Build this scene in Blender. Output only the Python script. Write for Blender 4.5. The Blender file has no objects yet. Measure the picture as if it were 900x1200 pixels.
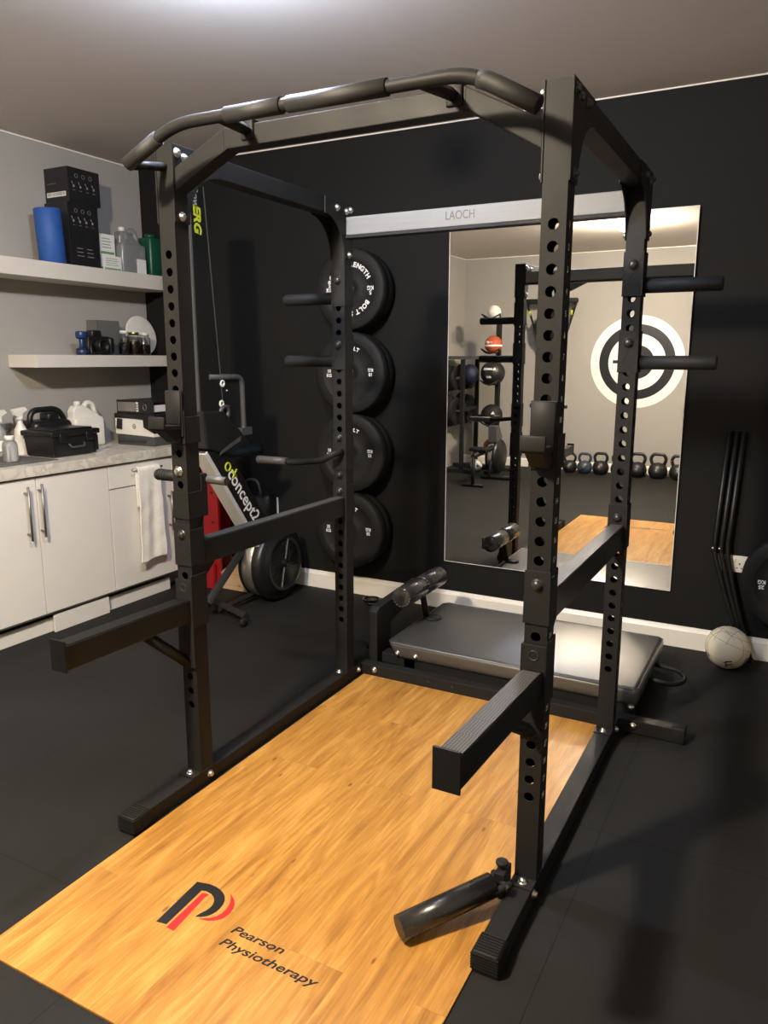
import bpy, bmesh, math, random
from mathutils import Vector, Matrix
random.seed(7)
S = bpy.context.scene
COL = S.collection
PI = math.pi
YW = 2.285      # mirror wall
XL = -2.35      # shelf wall
YR = -3.75      # wall behind the viewer
XR = 3.2
HC = 2.79

# ---------------------------------------------------------------- materials
def mat(name, col, rough=0.5, metal=0.0, bump=0.0, bscale=60.0, var=0.0, vscale=6.0, spec=0.5, trans=0.0, coat=0.0, rvar=0.0, emit=None, estr=0.0, stretch=(1, 1, 1), alpha=None):
    m = bpy.data.materials.new(name); m.use_nodes = True
    nt = m.node_tree; N = nt.nodes; L = nt.links
    b = N['Principled BSDF']
    b.inputs['Base Color'].default_value = (*col, 1)
    b.inputs['Roughness'].default_value = rough
    b.inputs['Metallic'].default_value = metal
    b.inputs['Specular IOR Level'].default_value = spec
    b.inputs['Transmission Weight'].default_value = trans
    b.inputs['Coat Weight'].default_value = coat; b.inputs['Coat Roughness'].default_value = 0.36
    if emit:
        b.inputs['Emission Color'].default_value = (*emit, 1)
        b.inputs['Emission Strength'].default_value = estr
    tc = N.new('ShaderNodeTexCoord'); mp = N.new('ShaderNodeMapping')
    mp.inputs['Scale'].default_value = stretch
    L.new(tc.outputs['Object'], mp.inputs['Vector'])
    if var > 0 or rvar > 0:
        n = N.new('ShaderNodeTexNoise'); n.inputs['Scale'].default_value = vscale; n.inputs['Detail'].default_value = 5
        L.new(mp.outputs['Vector'], n.inputs['Vector'])
        if var > 0:
            r = N.new('ShaderNodeMapRange'); r.inputs['From Min'].default_value = 0.3; r.inputs['From Max'].default_value = 0.7
            r.inputs['To Min'].default_value = 1 - var; r.inputs['To Max'].default_value = 1 + var
            L.new(n.outputs['Fac'], r.inputs['Value'])
            mx = N.new('ShaderNodeVectorMath'); mx.operation = 'SCALE'
            mx.inputs[0].default_value = col
            L.new(r.outputs['Result'], mx.inputs['Scale']); L.new(mx.outputs['Vector'], b.inputs['Base Color'])
        if rvar > 0:
            r2 = N.new('ShaderNodeMapRange'); r2.inputs['From Min'].default_value = 0.3; r2.inputs['From Max'].default_value = 0.7
            r2.inputs['To Min'].default_value = max(0.02, rough - rvar); r2.inputs['To Max'].default_value = min(1, rough + rvar)
            L.new(n.outputs['Fac'], r2.inputs['Value']); L.new(r2.outputs['Result'], b.inputs['Roughness'])
    if bump > 0:
        n2 = N.new('ShaderNodeTexNoise'); n2.inputs['Scale'].default_value = bscale; n2.inputs['Detail'].default_value = 3
        L.new(mp.outputs['Vector'], n2.inputs['Vector'])
        bp = N.new('ShaderNodeBump'); bp.inputs['Strength'].default_value = bump; bp.inputs['Distance'].default_value = 0.002
        L.new(n2.outputs['Fac'], bp.inputs['Height']); L.new(bp.outputs['Normal'], b.inputs['Normal'])
    return m

M = {}
M['steel'] = mat('black_powder_coat', (0.0135, 0.0135, 0.0135), 0.56, bump=0.10, bscale=500, spec=0.2, rvar=0.06)
M['steel_gloss'] = mat('black_gloss_steel', (0.007, 0.007, 0.007), 0.38, spec=0.4, rvar=0.04)
M['silver'] = mat('brushed_nameplate_steel', (0.135, 0.133, 0.125), 0.5, metal=0.0, rvar=0.05, var=0.08, stretch=(1, 40, 40), vscale=4)
M['zinc'] = mat('zinc_bolt', (0.75, 0.73, 0.68), 0.28, metal=1.0, var=0.1, vscale=60)
M['darkbolt'] = mat('black_oxide_bolt', (0.05, 0.05, 0.05), 0.35, metal=0.6, var=0.1, vscale=60)
M['rubber'] = mat('black_rubber', (0.009, 0.009, 0.009), 0.65, bump=0.2, bscale=200, spec=0.3)
M['foam'] = mat('black_foam_grip', (0.012, 0.012, 0.012), 0.62, bump=0.35, bscale=500)
M['vinyl'] = mat('black_vinyl', (0.036, 0.036, 0.035), 0.42, bump=0.15, bscale=140, spec=1.0, rvar=0.05, coat=1.0)
M['vinyl_gloss'] = mat('black_glossy_vinyl', (0.02, 0.02, 0.02), 0.27, bump=0.15, bscale=90, spec=0.8, rvar=0.04)
M['tube_gloss'] = mat('black_tube_enamel', (0.014, 0.014, 0.014), 0.26, bump=0.05, bscale=200, spec=0.6, rvar=0.06)
M['white_print'] = mat('white_print', (0.8, 0.8, 0.78), 0.5, var=0.06, vscale=80)
M['grey_print'] = mat('grey_engraving', (0.23, 0.22, 0.20), 0.5, var=0.06, vscale=80)
M['red_print'] = mat('red_print', (0.58, 0.018, 0.018), 0.45, var=0.05, vscale=40)
M['black_print'] = mat('black_print', (0.012, 0.012, 0.013), 0.4, var=0.05, vscale=40)
M['yellow_print'] = mat('yellow_green_print', (0.42, 0.46, 0.02), 0.45, var=0.05, vscale=40)
M['grey_wall'] = mat('grey_wall_paint', (0.35, 0.335, 0.31), 0.75, bump=0.08, bscale=220, var=0.02, vscale=1.5)
M['black_wall'] = mat('black_wall_paint', (0.0105, 0.0104, 0.0100), 0.75, bump=0.10, bscale=220, var=0.10, vscale=1.2, spec=0.18)
M['ceiling'] = mat('ceiling_paint', (0.74, 0.68, 0.62), 0.8, bump=0.06, bscale=200, var=0.02, vscale=1.0)
M['white_paint'] = mat('white_gloss_paint', (0.85, 0.81, 0.73), 0.35, var=0.03, vscale=3)
M['cab'] = mat('pale_cabinet_laminate', (0.74, 0.71, 0.65), 0.4, var=0.015, vscale=4)
M['cab_dark'] = mat('cabinet_carcass', (0.30, 0.29, 0.26), 0.6, var=0.03, vscale=4)
M['chrome'] = mat('brushed_steel_handle', (0.33, 0.325, 0.30), 0.42, metal=1.0, rvar=0.05)
M['shelf'] = mat('shelf_paint', (0.62, 0.585, 0.53), 0.55, var=0.02, vscale=5)
M['blue'] = mat('blue_foam', (0.018, 0.085, 0.33), 0.6, bump=0.3, bscale=150)
M['card_black'] = mat('black_printed_card', (0.012, 0.012, 0.014), 0.35, var=0.1, vscale=20)
M['paper'] = mat('white_paper', (0.72, 0.71, 0.68), 0.7, var=0.03, vscale=20)
M['green'] = mat('green_plastic', (0.006, 0.065, 0.035), 0.4, var=0.05, vscale=10)
M['green_print'] = mat('green_label_print', (0.15, 0.30, 0.16), 0.5, var=0.1, vscale=30)
M['clear'] = mat('cloudy_clear_plastic', (0.75, 0.77, 0.77), 0.25, trans=0.75, var=0.02, vscale=10)
M['glass'] = mat('clear_glass', (0.9, 0.92, 0.92), 0.05, trans=1.0, rvar=0.02)
M['white_plastic'] = mat('white_plastic', (0.74, 0.72, 0.66), 0.4, var=0.02, vscale=10)
M['black_plastic'] = mat('black_plastic', (0.008, 0.008, 0.0085), 0.38, bump=0.15, bscale=250)
M['grey_plastic'] = mat('grey_plastic', (0.06, 0.06, 0.06), 0.45, var=0.04, vscale=20)
M['grey_box'] = mat('grey_card_box', (0.12, 0.12, 0.115), 0.6, var=0.04, vscale=20)
M['gold'] = mat('gold_lid', (0.62, 0.45, 0.16), 0.3, metal=1.0, rvar=0.05)
M['brown'] = mat('brown_powder', (0.13, 0.075, 0.035), 0.7, var=0.2, vscale=80)
M['pink'] = mat('pink_tablets', (0.45, 0.2, 0.2), 0.6, var=0.35, vscale=90)
M['cardboard'] = mat('brown_cardboard', (0.50, 0.33, 0.19), 0.75, var=0.05, vscale=8)
M['red'] = mat('red_painted_metal', (0.30, 0.010, 0.014), 0.35, var=0.05, vscale=8)
M['towel'] = mat('cream_towel', (0.90, 0.86, 0.77), 0.95, bump=0.6, bscale=260, var=0.08, vscale=90)
M['ball'] = mat('cream_leather', (0.66, 0.60, 0.46), 0.45, bump=0.3, bscale=300, var=0.08, vscale=9)
M['seam'] = mat('ball_seam', (0.20, 0.18, 0.13), 0.7, var=0.05, vscale=20)
M['cast'] = mat('cast_iron_black', (0.013, 0.013, 0.0135), 0.4, bump=0.3, bscale=180)
M['cast_blue'] = mat('cast_iron_blue_grey', (0.035, 0.05, 0.07), 0.4, bump=0.3, bscale=180)
M['alu'] = mat('aluminium_rail', (0.55, 0.54, 0.51), 0.4, metal=0.1, rvar=0.06)
M['grey_ring'] = mat('grey_flywheel_mesh', (0.42, 0.40, 0.35), 0.35, metal=0.85, bump=0.4, bscale=420)
M['orange'] = mat('orange_rubber', (0.40, 0.075, 0.03), 0.55, bump=0.3, bscale=150)
M['navy'] = mat('navy_rubber', (0.008, 0.010, 0.035), 0.6, bump=0.3, bscale=150)
M['bluetip'] = mat('dark_blue_plastic', (0.0015, 0.005, 0.009), 0.3, var=0.1, vscale=20)
M['lit_warm'] = mat('warm_lamp_lens', (1, 1, 1), 0.4, emit=(1.0, 0.855, 0.66), estr=1650)
M['lit_cool'] = mat('cool_lamp_globe', (1, 1, 1), 0.4, emit=(0.66, 0.77, 1.0), estr=980)

def mirror_mat():
    m = mat('mirror_silver', (0.90, 0.90, 0.885), 0.0, metal=1.0)
    return m
M['mirror'] = mirror_mat()

def floor_mat():
    m = bpy.data.materials.new('black_rubber_matting'); m.use_nodes = True
    nt = m.node_tree; N = nt.nodes; L = nt.links; b = N['Principled BSDF']
    tc = N.new('ShaderNodeTexCoord'); mp = N.new('ShaderNodeMapping'); mp.inputs['Location'].default_value = (0.62, 0.58, 0)
    L.new(tc.outputs['Object'], mp.inputs['Vector'])
    br = N.new('ShaderNodeTexBrick'); br.offset = 0.0; br.inputs['Scale'].default_value = 1.0
    br.inputs['Brick Width'].default_value = 1.0; br.inputs['Row Height'].default_value = 1.0
    br.inputs['Mortar Size'].default_value = 0.0018; br.inputs['Mortar Smooth'].default_value = 0.2
    L.new(mp.outputs['Vector'], br.inputs['Vector'])
    n = N.new('ShaderNodeTexNoise'); n.inputs['Scale'].default_value = 2.2; n.inputs['Detail'].default_value = 4
    L.new(tc.outputs['Object'], n.inputs['Vector'])
    cr = N.new('ShaderNodeValToRGB')
    cr.color_ramp.elements[0].position = 0.3; cr.color_ramp.elements[0].color = (0.0095, 0.0095, 0.0092, 1)
    cr.color_ramp.elements[1].position = 0.75; cr.color_ramp.elements[1].color = (0.0155, 0.0152, 0.0145, 1)
    L.new(n.outputs['Fac'], cr.inputs['Fac'])
    n3 = N.new('ShaderNodeTexNoise'); n3.inputs['Scale'].default_value = 420; n3.inputs['Detail'].default_value = 1
    L.new(tc.outputs['Object'], n3.inputs['Vector'])
    sp = N.new('ShaderNodeMapRange'); sp.inputs['From Min'].default_value = 0.72; sp.inputs['From Max'].default_value = 0.8
    sp.inputs['To Max'].default_value = 0.6
    L.new(n3.outputs['Fac'], sp.inputs['Value'])
    mx = N.new('ShaderNodeMix'); mx.data_type = 'RGBA'; mx.inputs[7].default_value = (0.05, 0.05, 0.048, 1)
    L.new(sp.outputs['Result'], mx.inputs[0]); L.new(cr.outputs['Color'], mx.inputs[6])
    mx2 = N.new('ShaderNodeMix'); mx2.data_type = 'RGBA'; mx2.inputs[7].default_value = (0.003, 0.003, 0.003, 1)
    L.new(br.outputs['Fac'], mx2.inputs[0]); L.new(mx.outputs[2], mx2.inputs[6])
    L.new(mx2.outputs[2], b.inputs['Base Color'])
    b.inputs['Roughness'].default_value = 0.68; b.inputs['Specular IOR Level'].default_value = 0.22
    n2 = N.new('ShaderNodeTexNoise'); n2.inputs['Scale'].default_value = 260
    L.new(tc.outputs['Object'], n2.inputs['Vector'])
    bp = N.new('ShaderNodeBump'); bp.inputs['Strength'].default_value = 0.35; bp.inputs['Distance'].default_value = 0.001
    L.new(n2.outputs['Fac'], bp.inputs['Height']); L.new(bp.outputs['Normal'], b.inputs['Normal'])
    return m
M['floor'] = floor_mat()

def wood_mat():
    m = bpy.data.materials.new('oiled_oak_boards'); m.use_nodes = True
    nt = m.node_tree; N = nt.nodes; L = nt.links; b = N['Principled BSDF']
    tc = N.new('ShaderNodeTexCoord')
    # boards run along the depth of the platform
    rot = N.new('ShaderNodeMapping'); rot.inputs['Rotation'].default_value = (0, 0, PI / 2); rot.inputs['Location'].default_value = (0.3, 0.03, 0)
    L.new(tc.outputs['Object'], rot.inputs['Vector'])
    br = N.new('ShaderNodeTexBrick'); br.offset = 0.37; br.inputs['Scale'].default_value = 1.0
    br.inputs['Brick Width'].default_value = 1.25; br.inputs['Row Height'].default_value = 0.195
    br.inputs['Mortar Size'].default_value = 0.0006; br.inputs['Mortar Smooth'].default_value = 0.5
    br.inputs['Color1'].default_value = (0.25, 0.25, 0.25, 1); br.inputs['Color2'].default_value = (0.8, 0.8, 0.8, 1)
    L.new(rot.outputs['Vector'], br.inputs['Vector'])
    # per-board offset of the grain
    sc = N.new('ShaderNodeVectorMath'); sc.operation = 'SCALE'; sc.inputs['Scale'].default_value = 7.0
    L.new(br.outputs['Color'], sc.inputs[0])
    ad = N.new('ShaderNodeVectorMath'); ad.operation = 'ADD'
    L.new(tc.outputs['Object'], ad.inputs[0]); L.new(sc.outputs['Vector'], ad.inputs[1])
    mp = N.new('ShaderNodeMapping'); mp.inputs['Scale'].default_value = (9.0, 1.05, 1)
    L.new(ad.outputs['Vector'], mp.inputs['Vector'])
    w = N.new('ShaderNodeTexNoise'); w.inputs['Scale'].default_value = 1.6; w.inputs['Detail'].default_value = 6; w.inputs['Roughness'].default_value = 0.62; w.inputs['Distortion'].default_value = 1.4
    L.new(mp.outputs['Vector'], w.inputs['Vector'])
    # cathedral figure: thin contour lines of a slow noise
    mp3 = N.new('ShaderNodeMapping'); mp3.inputs['Scale'].default_value = (3.0, 0.55, 1)
    L.new(ad.outputs['Vector'], mp3.inputs['Vector'])
    n3 = N.new('ShaderNodeTexNoise'); n3.inputs['Scale'].default_value = 1.5; n3.inputs['Detail'].default_value = 2; n3.inputs['Distortion'].default_value = 0.4
    L.new(mp3.outputs['Vector'], n3.inputs['Vector'])
    mm = N.new('ShaderNodeMath'); mm.operation = 'MULTIPLY'; mm.inputs[1].default_value = 70.0
    L.new(n3.outputs['Fac'], mm.inputs[0])
    sn = N.new('ShaderNodeMath'); sn.operation = 'SINE'; L.new(mm.outputs[0], sn.inputs[0])
    # fine streaks
    mp2 = N.new('ShaderNodeMapping'); mp2.inputs['Scale'].default_value = (150.0, 5.0, 1)
    L.new(ad.outputs['Vector'], mp2.inputs['Vector'])
    n2 = N.new('ShaderNodeTexNoise'); n2.inputs['Scale'].default_value = 1.0; n2.inputs['Detail'].default_value = 4
    L.new(mp2.outputs['Vector'], n2.inputs['Vector'])
    cr = N.new('ShaderNodeValToRGB'); e = cr.color_ramp.elements
    e[0].position = 0.25; e[0].color = (0.245, 0.108, 0.022, 1)
    e[1].position = 0.76; e[1].color = (0.56, 0.300, 0.072, 1)
    x = e.new(0.5); x.color = (0.40, 0.193, 0.038, 1)
    a1 = N.new('ShaderNodeMath'); a1.operation = 'MULTIPLY_ADD'; a1.inputs[1].default_value = 0.045
    L.new(sn.outputs[0], a1.inputs[0]); L.new(w.outputs['Fac'], a1.inputs[2])
    s2 = N.new('ShaderNodeMath'); s2.operation = 'SUBTRACT'; s2.inputs[1].default_value = 0.5; L.new(n2.outputs['Fac'], s2.inputs[0])
    a2 = N.new('ShaderNodeMath'); a2.operation = 'MULTIPLY_ADD'; a2.inputs[1].default_value = 0.45
    L.new(s2.outputs[0], a2.inputs[0]); L.new(a1.outputs[0], a2.inputs[2])
    L.new(a2.outputs[0], cr.inputs['Fac'])
    # board tone
    tone = N.new('ShaderNodeMapRange'); tone.inputs['To Min'].default_value = 0.93; tone.inputs['To Max'].default_value = 1.06
    L.new(br.outputs['Color'], tone.inputs['Value'])
    mx = N.new('ShaderNodeVectorMath'); mx.operation = 'SCALE'
    L.new(cr.outputs['Color'], mx.inputs[0]); L.new(tone.outputs['Result'], mx.inputs['Scale'])
    # small dark knots
    kp = N.new('ShaderNodeMapping'); kp.inputs['Scale'].default_value = (11, 4.0, 1); L.new(tc.outputs['Object'], kp.inputs['Vector'])
    vo = N.new('ShaderNodeTexVoronoi'); vo.inputs['Scale'].default_value = 1.0; L.new(kp.outputs['Vector'], vo.inputs['Vector'])
    kr = N.new('ShaderNodeMapRange'); kr.inputs['From Min'].default_value = 0.035; kr.inputs['From Max'].default_value = 0.075; kr.inputs['To Min'].default_value = 0.75; kr.inputs['To Max'].default_value = 0
    L.new(vo.outputs['Distance'], kr.inputs['Value'])
    mk = N.new('ShaderNodeMix'); mk.data_type = 'RGBA'; mk.inputs[7].default_value = (0.10, 0.04, 0.012, 1)
    L.new(kr.outputs['Result'], mk.inputs[0]); L.new(mx.outputs['Vector'], mk.inputs[6])
    mj = N.new('ShaderNodeMix'); mj.data_type = 'RGBA'; mj.inputs[7].default_value = (0.16, 0.07, 0.02, 1)
    jf = N.new('ShaderNodeMath'); jf.operation = 'MULTIPLY'; jf.inputs[1].default_value = 0.55; L.new(br.outputs['Fac'], jf.inputs[0])
    L.new(jf.outputs[0], mj.inputs[0]); L.new(mk.outputs[2], mj.inputs[6])
    L.new(mj.outputs[2], b.inputs['Base Color'])
    rr = N.new('ShaderNodeMapRange'); rr.inputs['To Min'].default_value = 0.28; rr.inputs['To Max'].default_value = 0.5
    L.new(w.outputs['Fac'], rr.inputs['Value']); L.new(rr.outputs['Result'], b.inputs['Roughness'])
    bp = N.new('ShaderNodeBump'); bp.inputs['Strength'].default_value = 0.25; bp.inputs['Distance'].default_value = 0.0008
    L.new(n2.outputs['Fac'], bp.inputs['Height']); L.new(bp.outputs['Normal'], b.inputs['Normal'])
    return m
M['wood'] = wood_mat()

def marble_mat():
    m = bpy.data.materials.new('pale_marble_laminate'); m.use_nodes = True
    nt = m.node_tree; N = nt.nodes; L = nt.links; b = N['Principled BSDF']
    tc = N.new('ShaderNodeTexCoord')
    n = N.new('ShaderNodeTexNoise'); n.inputs['Scale'].default_value = 5; n.inputs['Detail'].default_value = 8; n.inputs['Distortion'].default_value = 2.2
    L.new(tc.outputs['Object'], n.inputs['Vector'])
    cr = N.new('ShaderNodeValToRGB'); e = cr.color_ramp.elements
    e[0].position = 0.40; e[0].color = (0.62, 0.58, 0.50, 1); e[1].position = 0.62; e[1].color = (0.68, 0.64, 0.56, 1)
    x = e.new(0.5); x.color = (0.50, 0.46, 0.39, 1); y = e.new(0.53); y.color = (0.64, 0.60, 0.52, 1)
    L.new(n.outputs['Fac'], cr.inputs['Fac']); L.new(cr.outputs['Color'], b.inputs['Base Color'])
    b.inputs['Roughness'].default_value = 0.28
    return m
M['marble'] = marble_mat()

def knurl_mat():
    # black steel with a diamond tread pattern
    m = bpy.data.materials.new('black_diamond_tread_strip'); m.use_nodes = True
    nt = m.node_tree; N = nt.nodes; L = nt.links; b = N['Principled BSDF']
    b.inputs['Base Color'].default_value = (0.03, 0.03, 0.028, 1); b.inputs['Roughness'].default_value = 0.38
    tc = N.new('ShaderNodeTexCoord'); mp = N.new('ShaderNodeMapping'); mp.inputs['Rotation'].default_value = (0, 0, PI / 4)
    L.new(tc.outputs['Object'], mp.inputs['Vector'])
    ck = N.new('ShaderNodeTexChecker'); ck.inputs['Scale'].default_value = 200
    L.new(mp.outputs['Vector'], ck.inputs['Vector'])
    cr = N.new('ShaderNodeMix'); cr.data_type = 'RGBA'; cr.inputs[6].default_value = (0.11, 0.107, 0.10, 1); cr.inputs[7].default_value = (0.012, 0.012, 0.012, 1)
    L.new(ck.outputs['Fac'], cr.inputs[0]); L.new(cr.outputs[2], b.inputs['Base Color'])
    bp = N.new('ShaderNodeBump'); bp.inputs['Strength'].default_value = 0.5; bp.inputs['Distance'].default_value = 0.001
    L.new(ck.outputs['Fac'], bp.inputs['Height']); L.new(bp.outputs['Normal'], b.inputs['Normal'])
    return m
M['knurl'] = knurl_mat()

# ---------------------------------------------------------------- mesh helpers
def B(): return bmesh.new()
def box(bm, x0, x1, y0, y1, z0, z1):
    v = [bm.verts.new(p) for p in ((x0, y0, z0), (x1, y0, z0), (x1, y1, z0), (x0, y1, z0), (x0, y0, z1), (x1, y0, z1), (x1, y1, z1), (x0, y1, z1))]
    for f in ((0, 3, 2, 1), (4, 5, 6, 7), (0, 1, 5, 4), (1, 2, 6, 5), (2, 3, 7, 6), (3, 0, 4, 7)):
        bm.faces.new([v[i] for i in f])
    return v
def rbox(bm, x0, x1, y0, y1, z0, z1, r, seg=3):
    t = bmesh.new(); box(t, x0, x1, y0, y1, z0, z1)
    bmesh.ops.bevel(t, geom=list(t.edges), offset=r, segments=seg, profile=0.5, affect='EDGES')
    for f in t.faces: f.smooth = True
    return merge(bm, t)
def merge(bm, t, mtx=None):
    if mtx is not None: bmesh.ops.transform(t, matrix=mtx, verts=list(t.verts))
    me = bpy.data.meshes.new('tmp'); t.to_mesh(me); t.free()
    n0 = len(bm.verts); bm.from_mesh(me); bpy.data.meshes.remove(me)
    bm.verts.ensure_lookup_table()
    return list(bm.verts)[n0:]
def frame(d):
    d = Vector(d).normalized()
    a = Vector((0, 0, 1)) if abs(d.z) < 0.9 else Vector((1, 0, 0))
    u = d.cross(a).normalized(); v = d.cross(u).normalized()
    return u, v
def tube(bm, pts, r, n=16, cap=True, radii=None):
    pts = [Vector(p) for p in pts]; rings = []; u = v = None
    for i, p in enumerate(pts):
        if i == 0: d = pts[1] - p
        elif i == len(pts) - 1: d = p - pts[i - 1]
        else: d = (pts[i + 1] - p).normalized() + (p - pts[i - 1]).normalized()
        d.normalize()
        if u is None: u, v = frame(d)
        else:
            u = (u - d * u.dot(d)).normalized(); v = d.cross(u).normalized()
        rr = radii[i] if radii else r
        rings.append([bm.verts.new(p + (u * math.cos(2 * PI * k / n) + v * math.sin(2 * PI * k / n)) * rr) for k in range(n)])
    for a, b in zip(rings[:-1], rings[1:]):
        for k in range(n):
            f = bm.faces.new((a[k], a[(k + 1) % n], b[(k + 1) % n], b[k])); f.smooth = True
    if cap:
        bm.faces.new(rings[0][::-1]); bm.faces.new(rings[-1])
def smooth_path(pts, r=0.05, n=5):
    pts = [Vector(p) for p in pts]; out = [pts[0]]
    for i in range(1, len(pts) - 1):
        a, b, c = pts[i - 1], pts[i], pts[i + 1]
        r1 = min(r, (a - b).length * 0.45, (c - b).length * 0.45)
        p, q = b + (a - b).normalized() * r1, b + (c - b).normalized() * r1
        for k in range(n + 1):
            t = k / n; out.append(p * (1 - t) ** 2 + b * 2 * t * (1 - t) + q * t ** 2)
    out.append(pts[-1]); return out
def cyl(bm, p0, p1, r, n=20, r1=None):
    tube(bm, [p0, p1], r, n, radii=[r, r if r1 is None else r1])
def lathe(bm, prof, c=(0, 0, 0), axis='z', n=32, sm=True):
    """prof: list of (radius, height along the axis)"""
    c = Vector(c); ax = {'x': ((0, 1, 0), (0, 0, 1), (1, 0, 0)), 'y': ((0, 0, 1), (1, 0, 0), (0, 1, 0)), 'z': ((1, 0, 0), (0, 1, 0), (0, 0, 1))}[axis]
    U, V, W = map(Vector, ax); rings = []
    for r, h in prof:
        if r < 1e-6: rings.append([bm.verts.new(c + W * h)])
        else: rings.append([bm.verts.new(c + W * h + (U * math.cos(2 * PI * k / n) + V * math.sin(2 * PI * k / n)) * r) for k in range(n)])
    for a, b in zip(rings[:-1], rings[1:]):
        for k in range(n):
            if len(a) == 1 and len(b) == 1: continue
            if len(a) == 1: f = bm.faces.new((a[0], b[(k + 1) % n], b[k]))
            elif len(b) == 1: f = bm.faces.new((a[k], a[(k + 1) % n], b[0]))
            else: f = bm.faces.new((a[k], a[(k + 1) % n], b[(k + 1) % n], b[k]))
            f.smooth = sm
def prism(bm, poly, axis, a0, a1, sm=False):
    """poly in the plane perpendicular to axis: x -> (y,z), y -> (x,z), z -> (x,y)"""
    def P(p, a): return {'x': (a, p[0], p[1]), 'y': (p[0], a, p[1]), 'z': (p[0], p[1], a)}[axis]
    A = [bm.verts.new(P(p, a0)) for p in poly]; C = [bm.verts.new(P(p, a1)) for p in poly]
    n = len(poly)
    bm.faces.new(A); bm.faces.new(C[::-1])
    for i in range(n):
        f = bm.faces.new((A[i], C[i], C[(i + 1) % n], A[(i + 1) % n])); f.smooth = sm
def ball(bm, c, r, seg=32, rings=20, sc=(1, 1, 1)):
    t = bmesh.new(); bmesh.ops.create_uvsphere(t, u_segments=seg, v_segments=rings, radius=r)
    for f in t.faces: f.smooth = True
    merge(bm, t, Matrix.Translation(c) @ Matrix.Diagonal((*sc, 1)))
def ring(bm, c, R, r, axis='z', n=40, m=10):
    c = Vector(c); ax = {'x': ((0, 1, 0), (0, 0, 1), (1, 0, 0)), 'y': ((1, 0, 0), (0, 0, 1), (0, 1, 0)), 'z': ((1, 0, 0), (0, 1, 0), (0, 0, 1))}[axis]
    U, V, W = map(Vector, ax); R_ = []
    for i in range(n):
        a = 2 * PI * i / n; d = U * math.cos(a) + V * math.sin(a)
        R_.append([bm.verts.new(c + d * (R + r * math.cos(2 * PI * k / m)) + W * r * math.sin(2 * PI * k / m)) for k in range(m)])
    for i in range(n):
        for k in range(m):
            f = bm.faces.new((R_[i][k], R_[(i + 1) % n][k], R_[(i + 1) % n][(k + 1) % m], R_[i][(k + 1) % m])); f.smooth = True
def text(bm, body, size, mtx, bold=0.0, shear=0.0, depth=0.0006, align='CENTER', space=1.0, sx=1.0):
    cu = bpy.data.curves.new('txt', 'FONT'); cu.body = body; cu.size = size; cu.align_x = align; cu.align_y = 'CENTER'
    cu.offset = bold; cu.shear = shear; cu.extrude = depth; cu.space_character = space; cu.resolution_u = 4
    o = bpy.data.objects.new('txt', cu); COL.objects.link(o)
    bpy.context.view_layer.update()
    dg = bpy.context.evaluated_depsgraph_get()
    me = bpy.data.meshes.new_from_object(o.evaluated_get(dg))
    t = bmesh.new(); t.from_mesh(me); bpy.data.objects.remove(o); bpy.data.curves.remove(cu); bpy.data.meshes.remove(me)
    merge(bm, t, mtx @ Matrix.Diagonal((sx, 1, 1, 1)))
def basis(o, ex, ey):
    ex = Vector(ex).normalized(); ey = Vector(ey); ey = (ey - ex * ey.dot(ex)).normalized(); ez = ex.cross(ey)
    m = Matrix((ex, ey, ez)).transposed().to_4x4(); m.translation = Vector(o); return m

# ---------------------------------------------------------------- object helpers
def obj(name, bm, m, parent=None, bevel=0.0, seg=2, origin=None):
    bmesh.ops.remove_doubles(bm, verts=list(bm.verts), dist=1e-6)
    bmesh.ops.recalc_face_normals(bm, faces=list(bm.faces))
    me = bpy.data.meshes.new(name); bm.to_mesh(me); bm.free()
    for x in (m if isinstance(m, (list, tuple)) else [m]): me.materials.append(M[x] if isinstance(x, str) else x)
    o = bpy.data.objects.new(name, me); COL.objects.link(o)
    if parent is not None:
        o.parent = parent
        o.location = -wloc(parent)
    if bevel > 0:
        b = o.modifiers.new('bevel', 'BEVEL'); b.width = bevel; b.segments = seg; b.limit_method = 'ANGLE'; b.angle_limit = math.radians(40)
    return o
def wloc(o):
    v = Vector(o.location)
    while o.parent is not None: o = o.parent; v += Vector(o.location)
    return v
def tag(o, label, cat, group=None):
    o['label'] = label; o['category'] = cat
    if group: o['group'] = group
    return o
def thing(name, label, cat, loc, group=None):
    o = bpy.data.objects.new(name, None); COL.objects.link(o); o.location = loc; o.empty_display_size = 0.05
    return tag(o, label, cat, group)
def struct(name, bm, m, parent=None, bevel=0.0):
    o = obj(name, bm, m, parent, bevel)
    if parent is None: o['kind'] = 'structure'
    return o
def dup(root, loc, label):
    r = root.copy(); COL.objects.link(r); r.location = loc; r['label'] = label
    def kids(a, b):
        for ch in [c for c in a.children if c.name in COL.objects]:
            c = ch.copy(); COL.objects.link(c); c.parent = b; kids(ch, c)
    src = list(root.children)
    for ch in src:
        c = ch.copy(); COL.objects.link(c); c.parent = r
        for g in list(ch.children):
            d = g.copy(); COL.objects.link(d); d.parent = c
    return r

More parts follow.
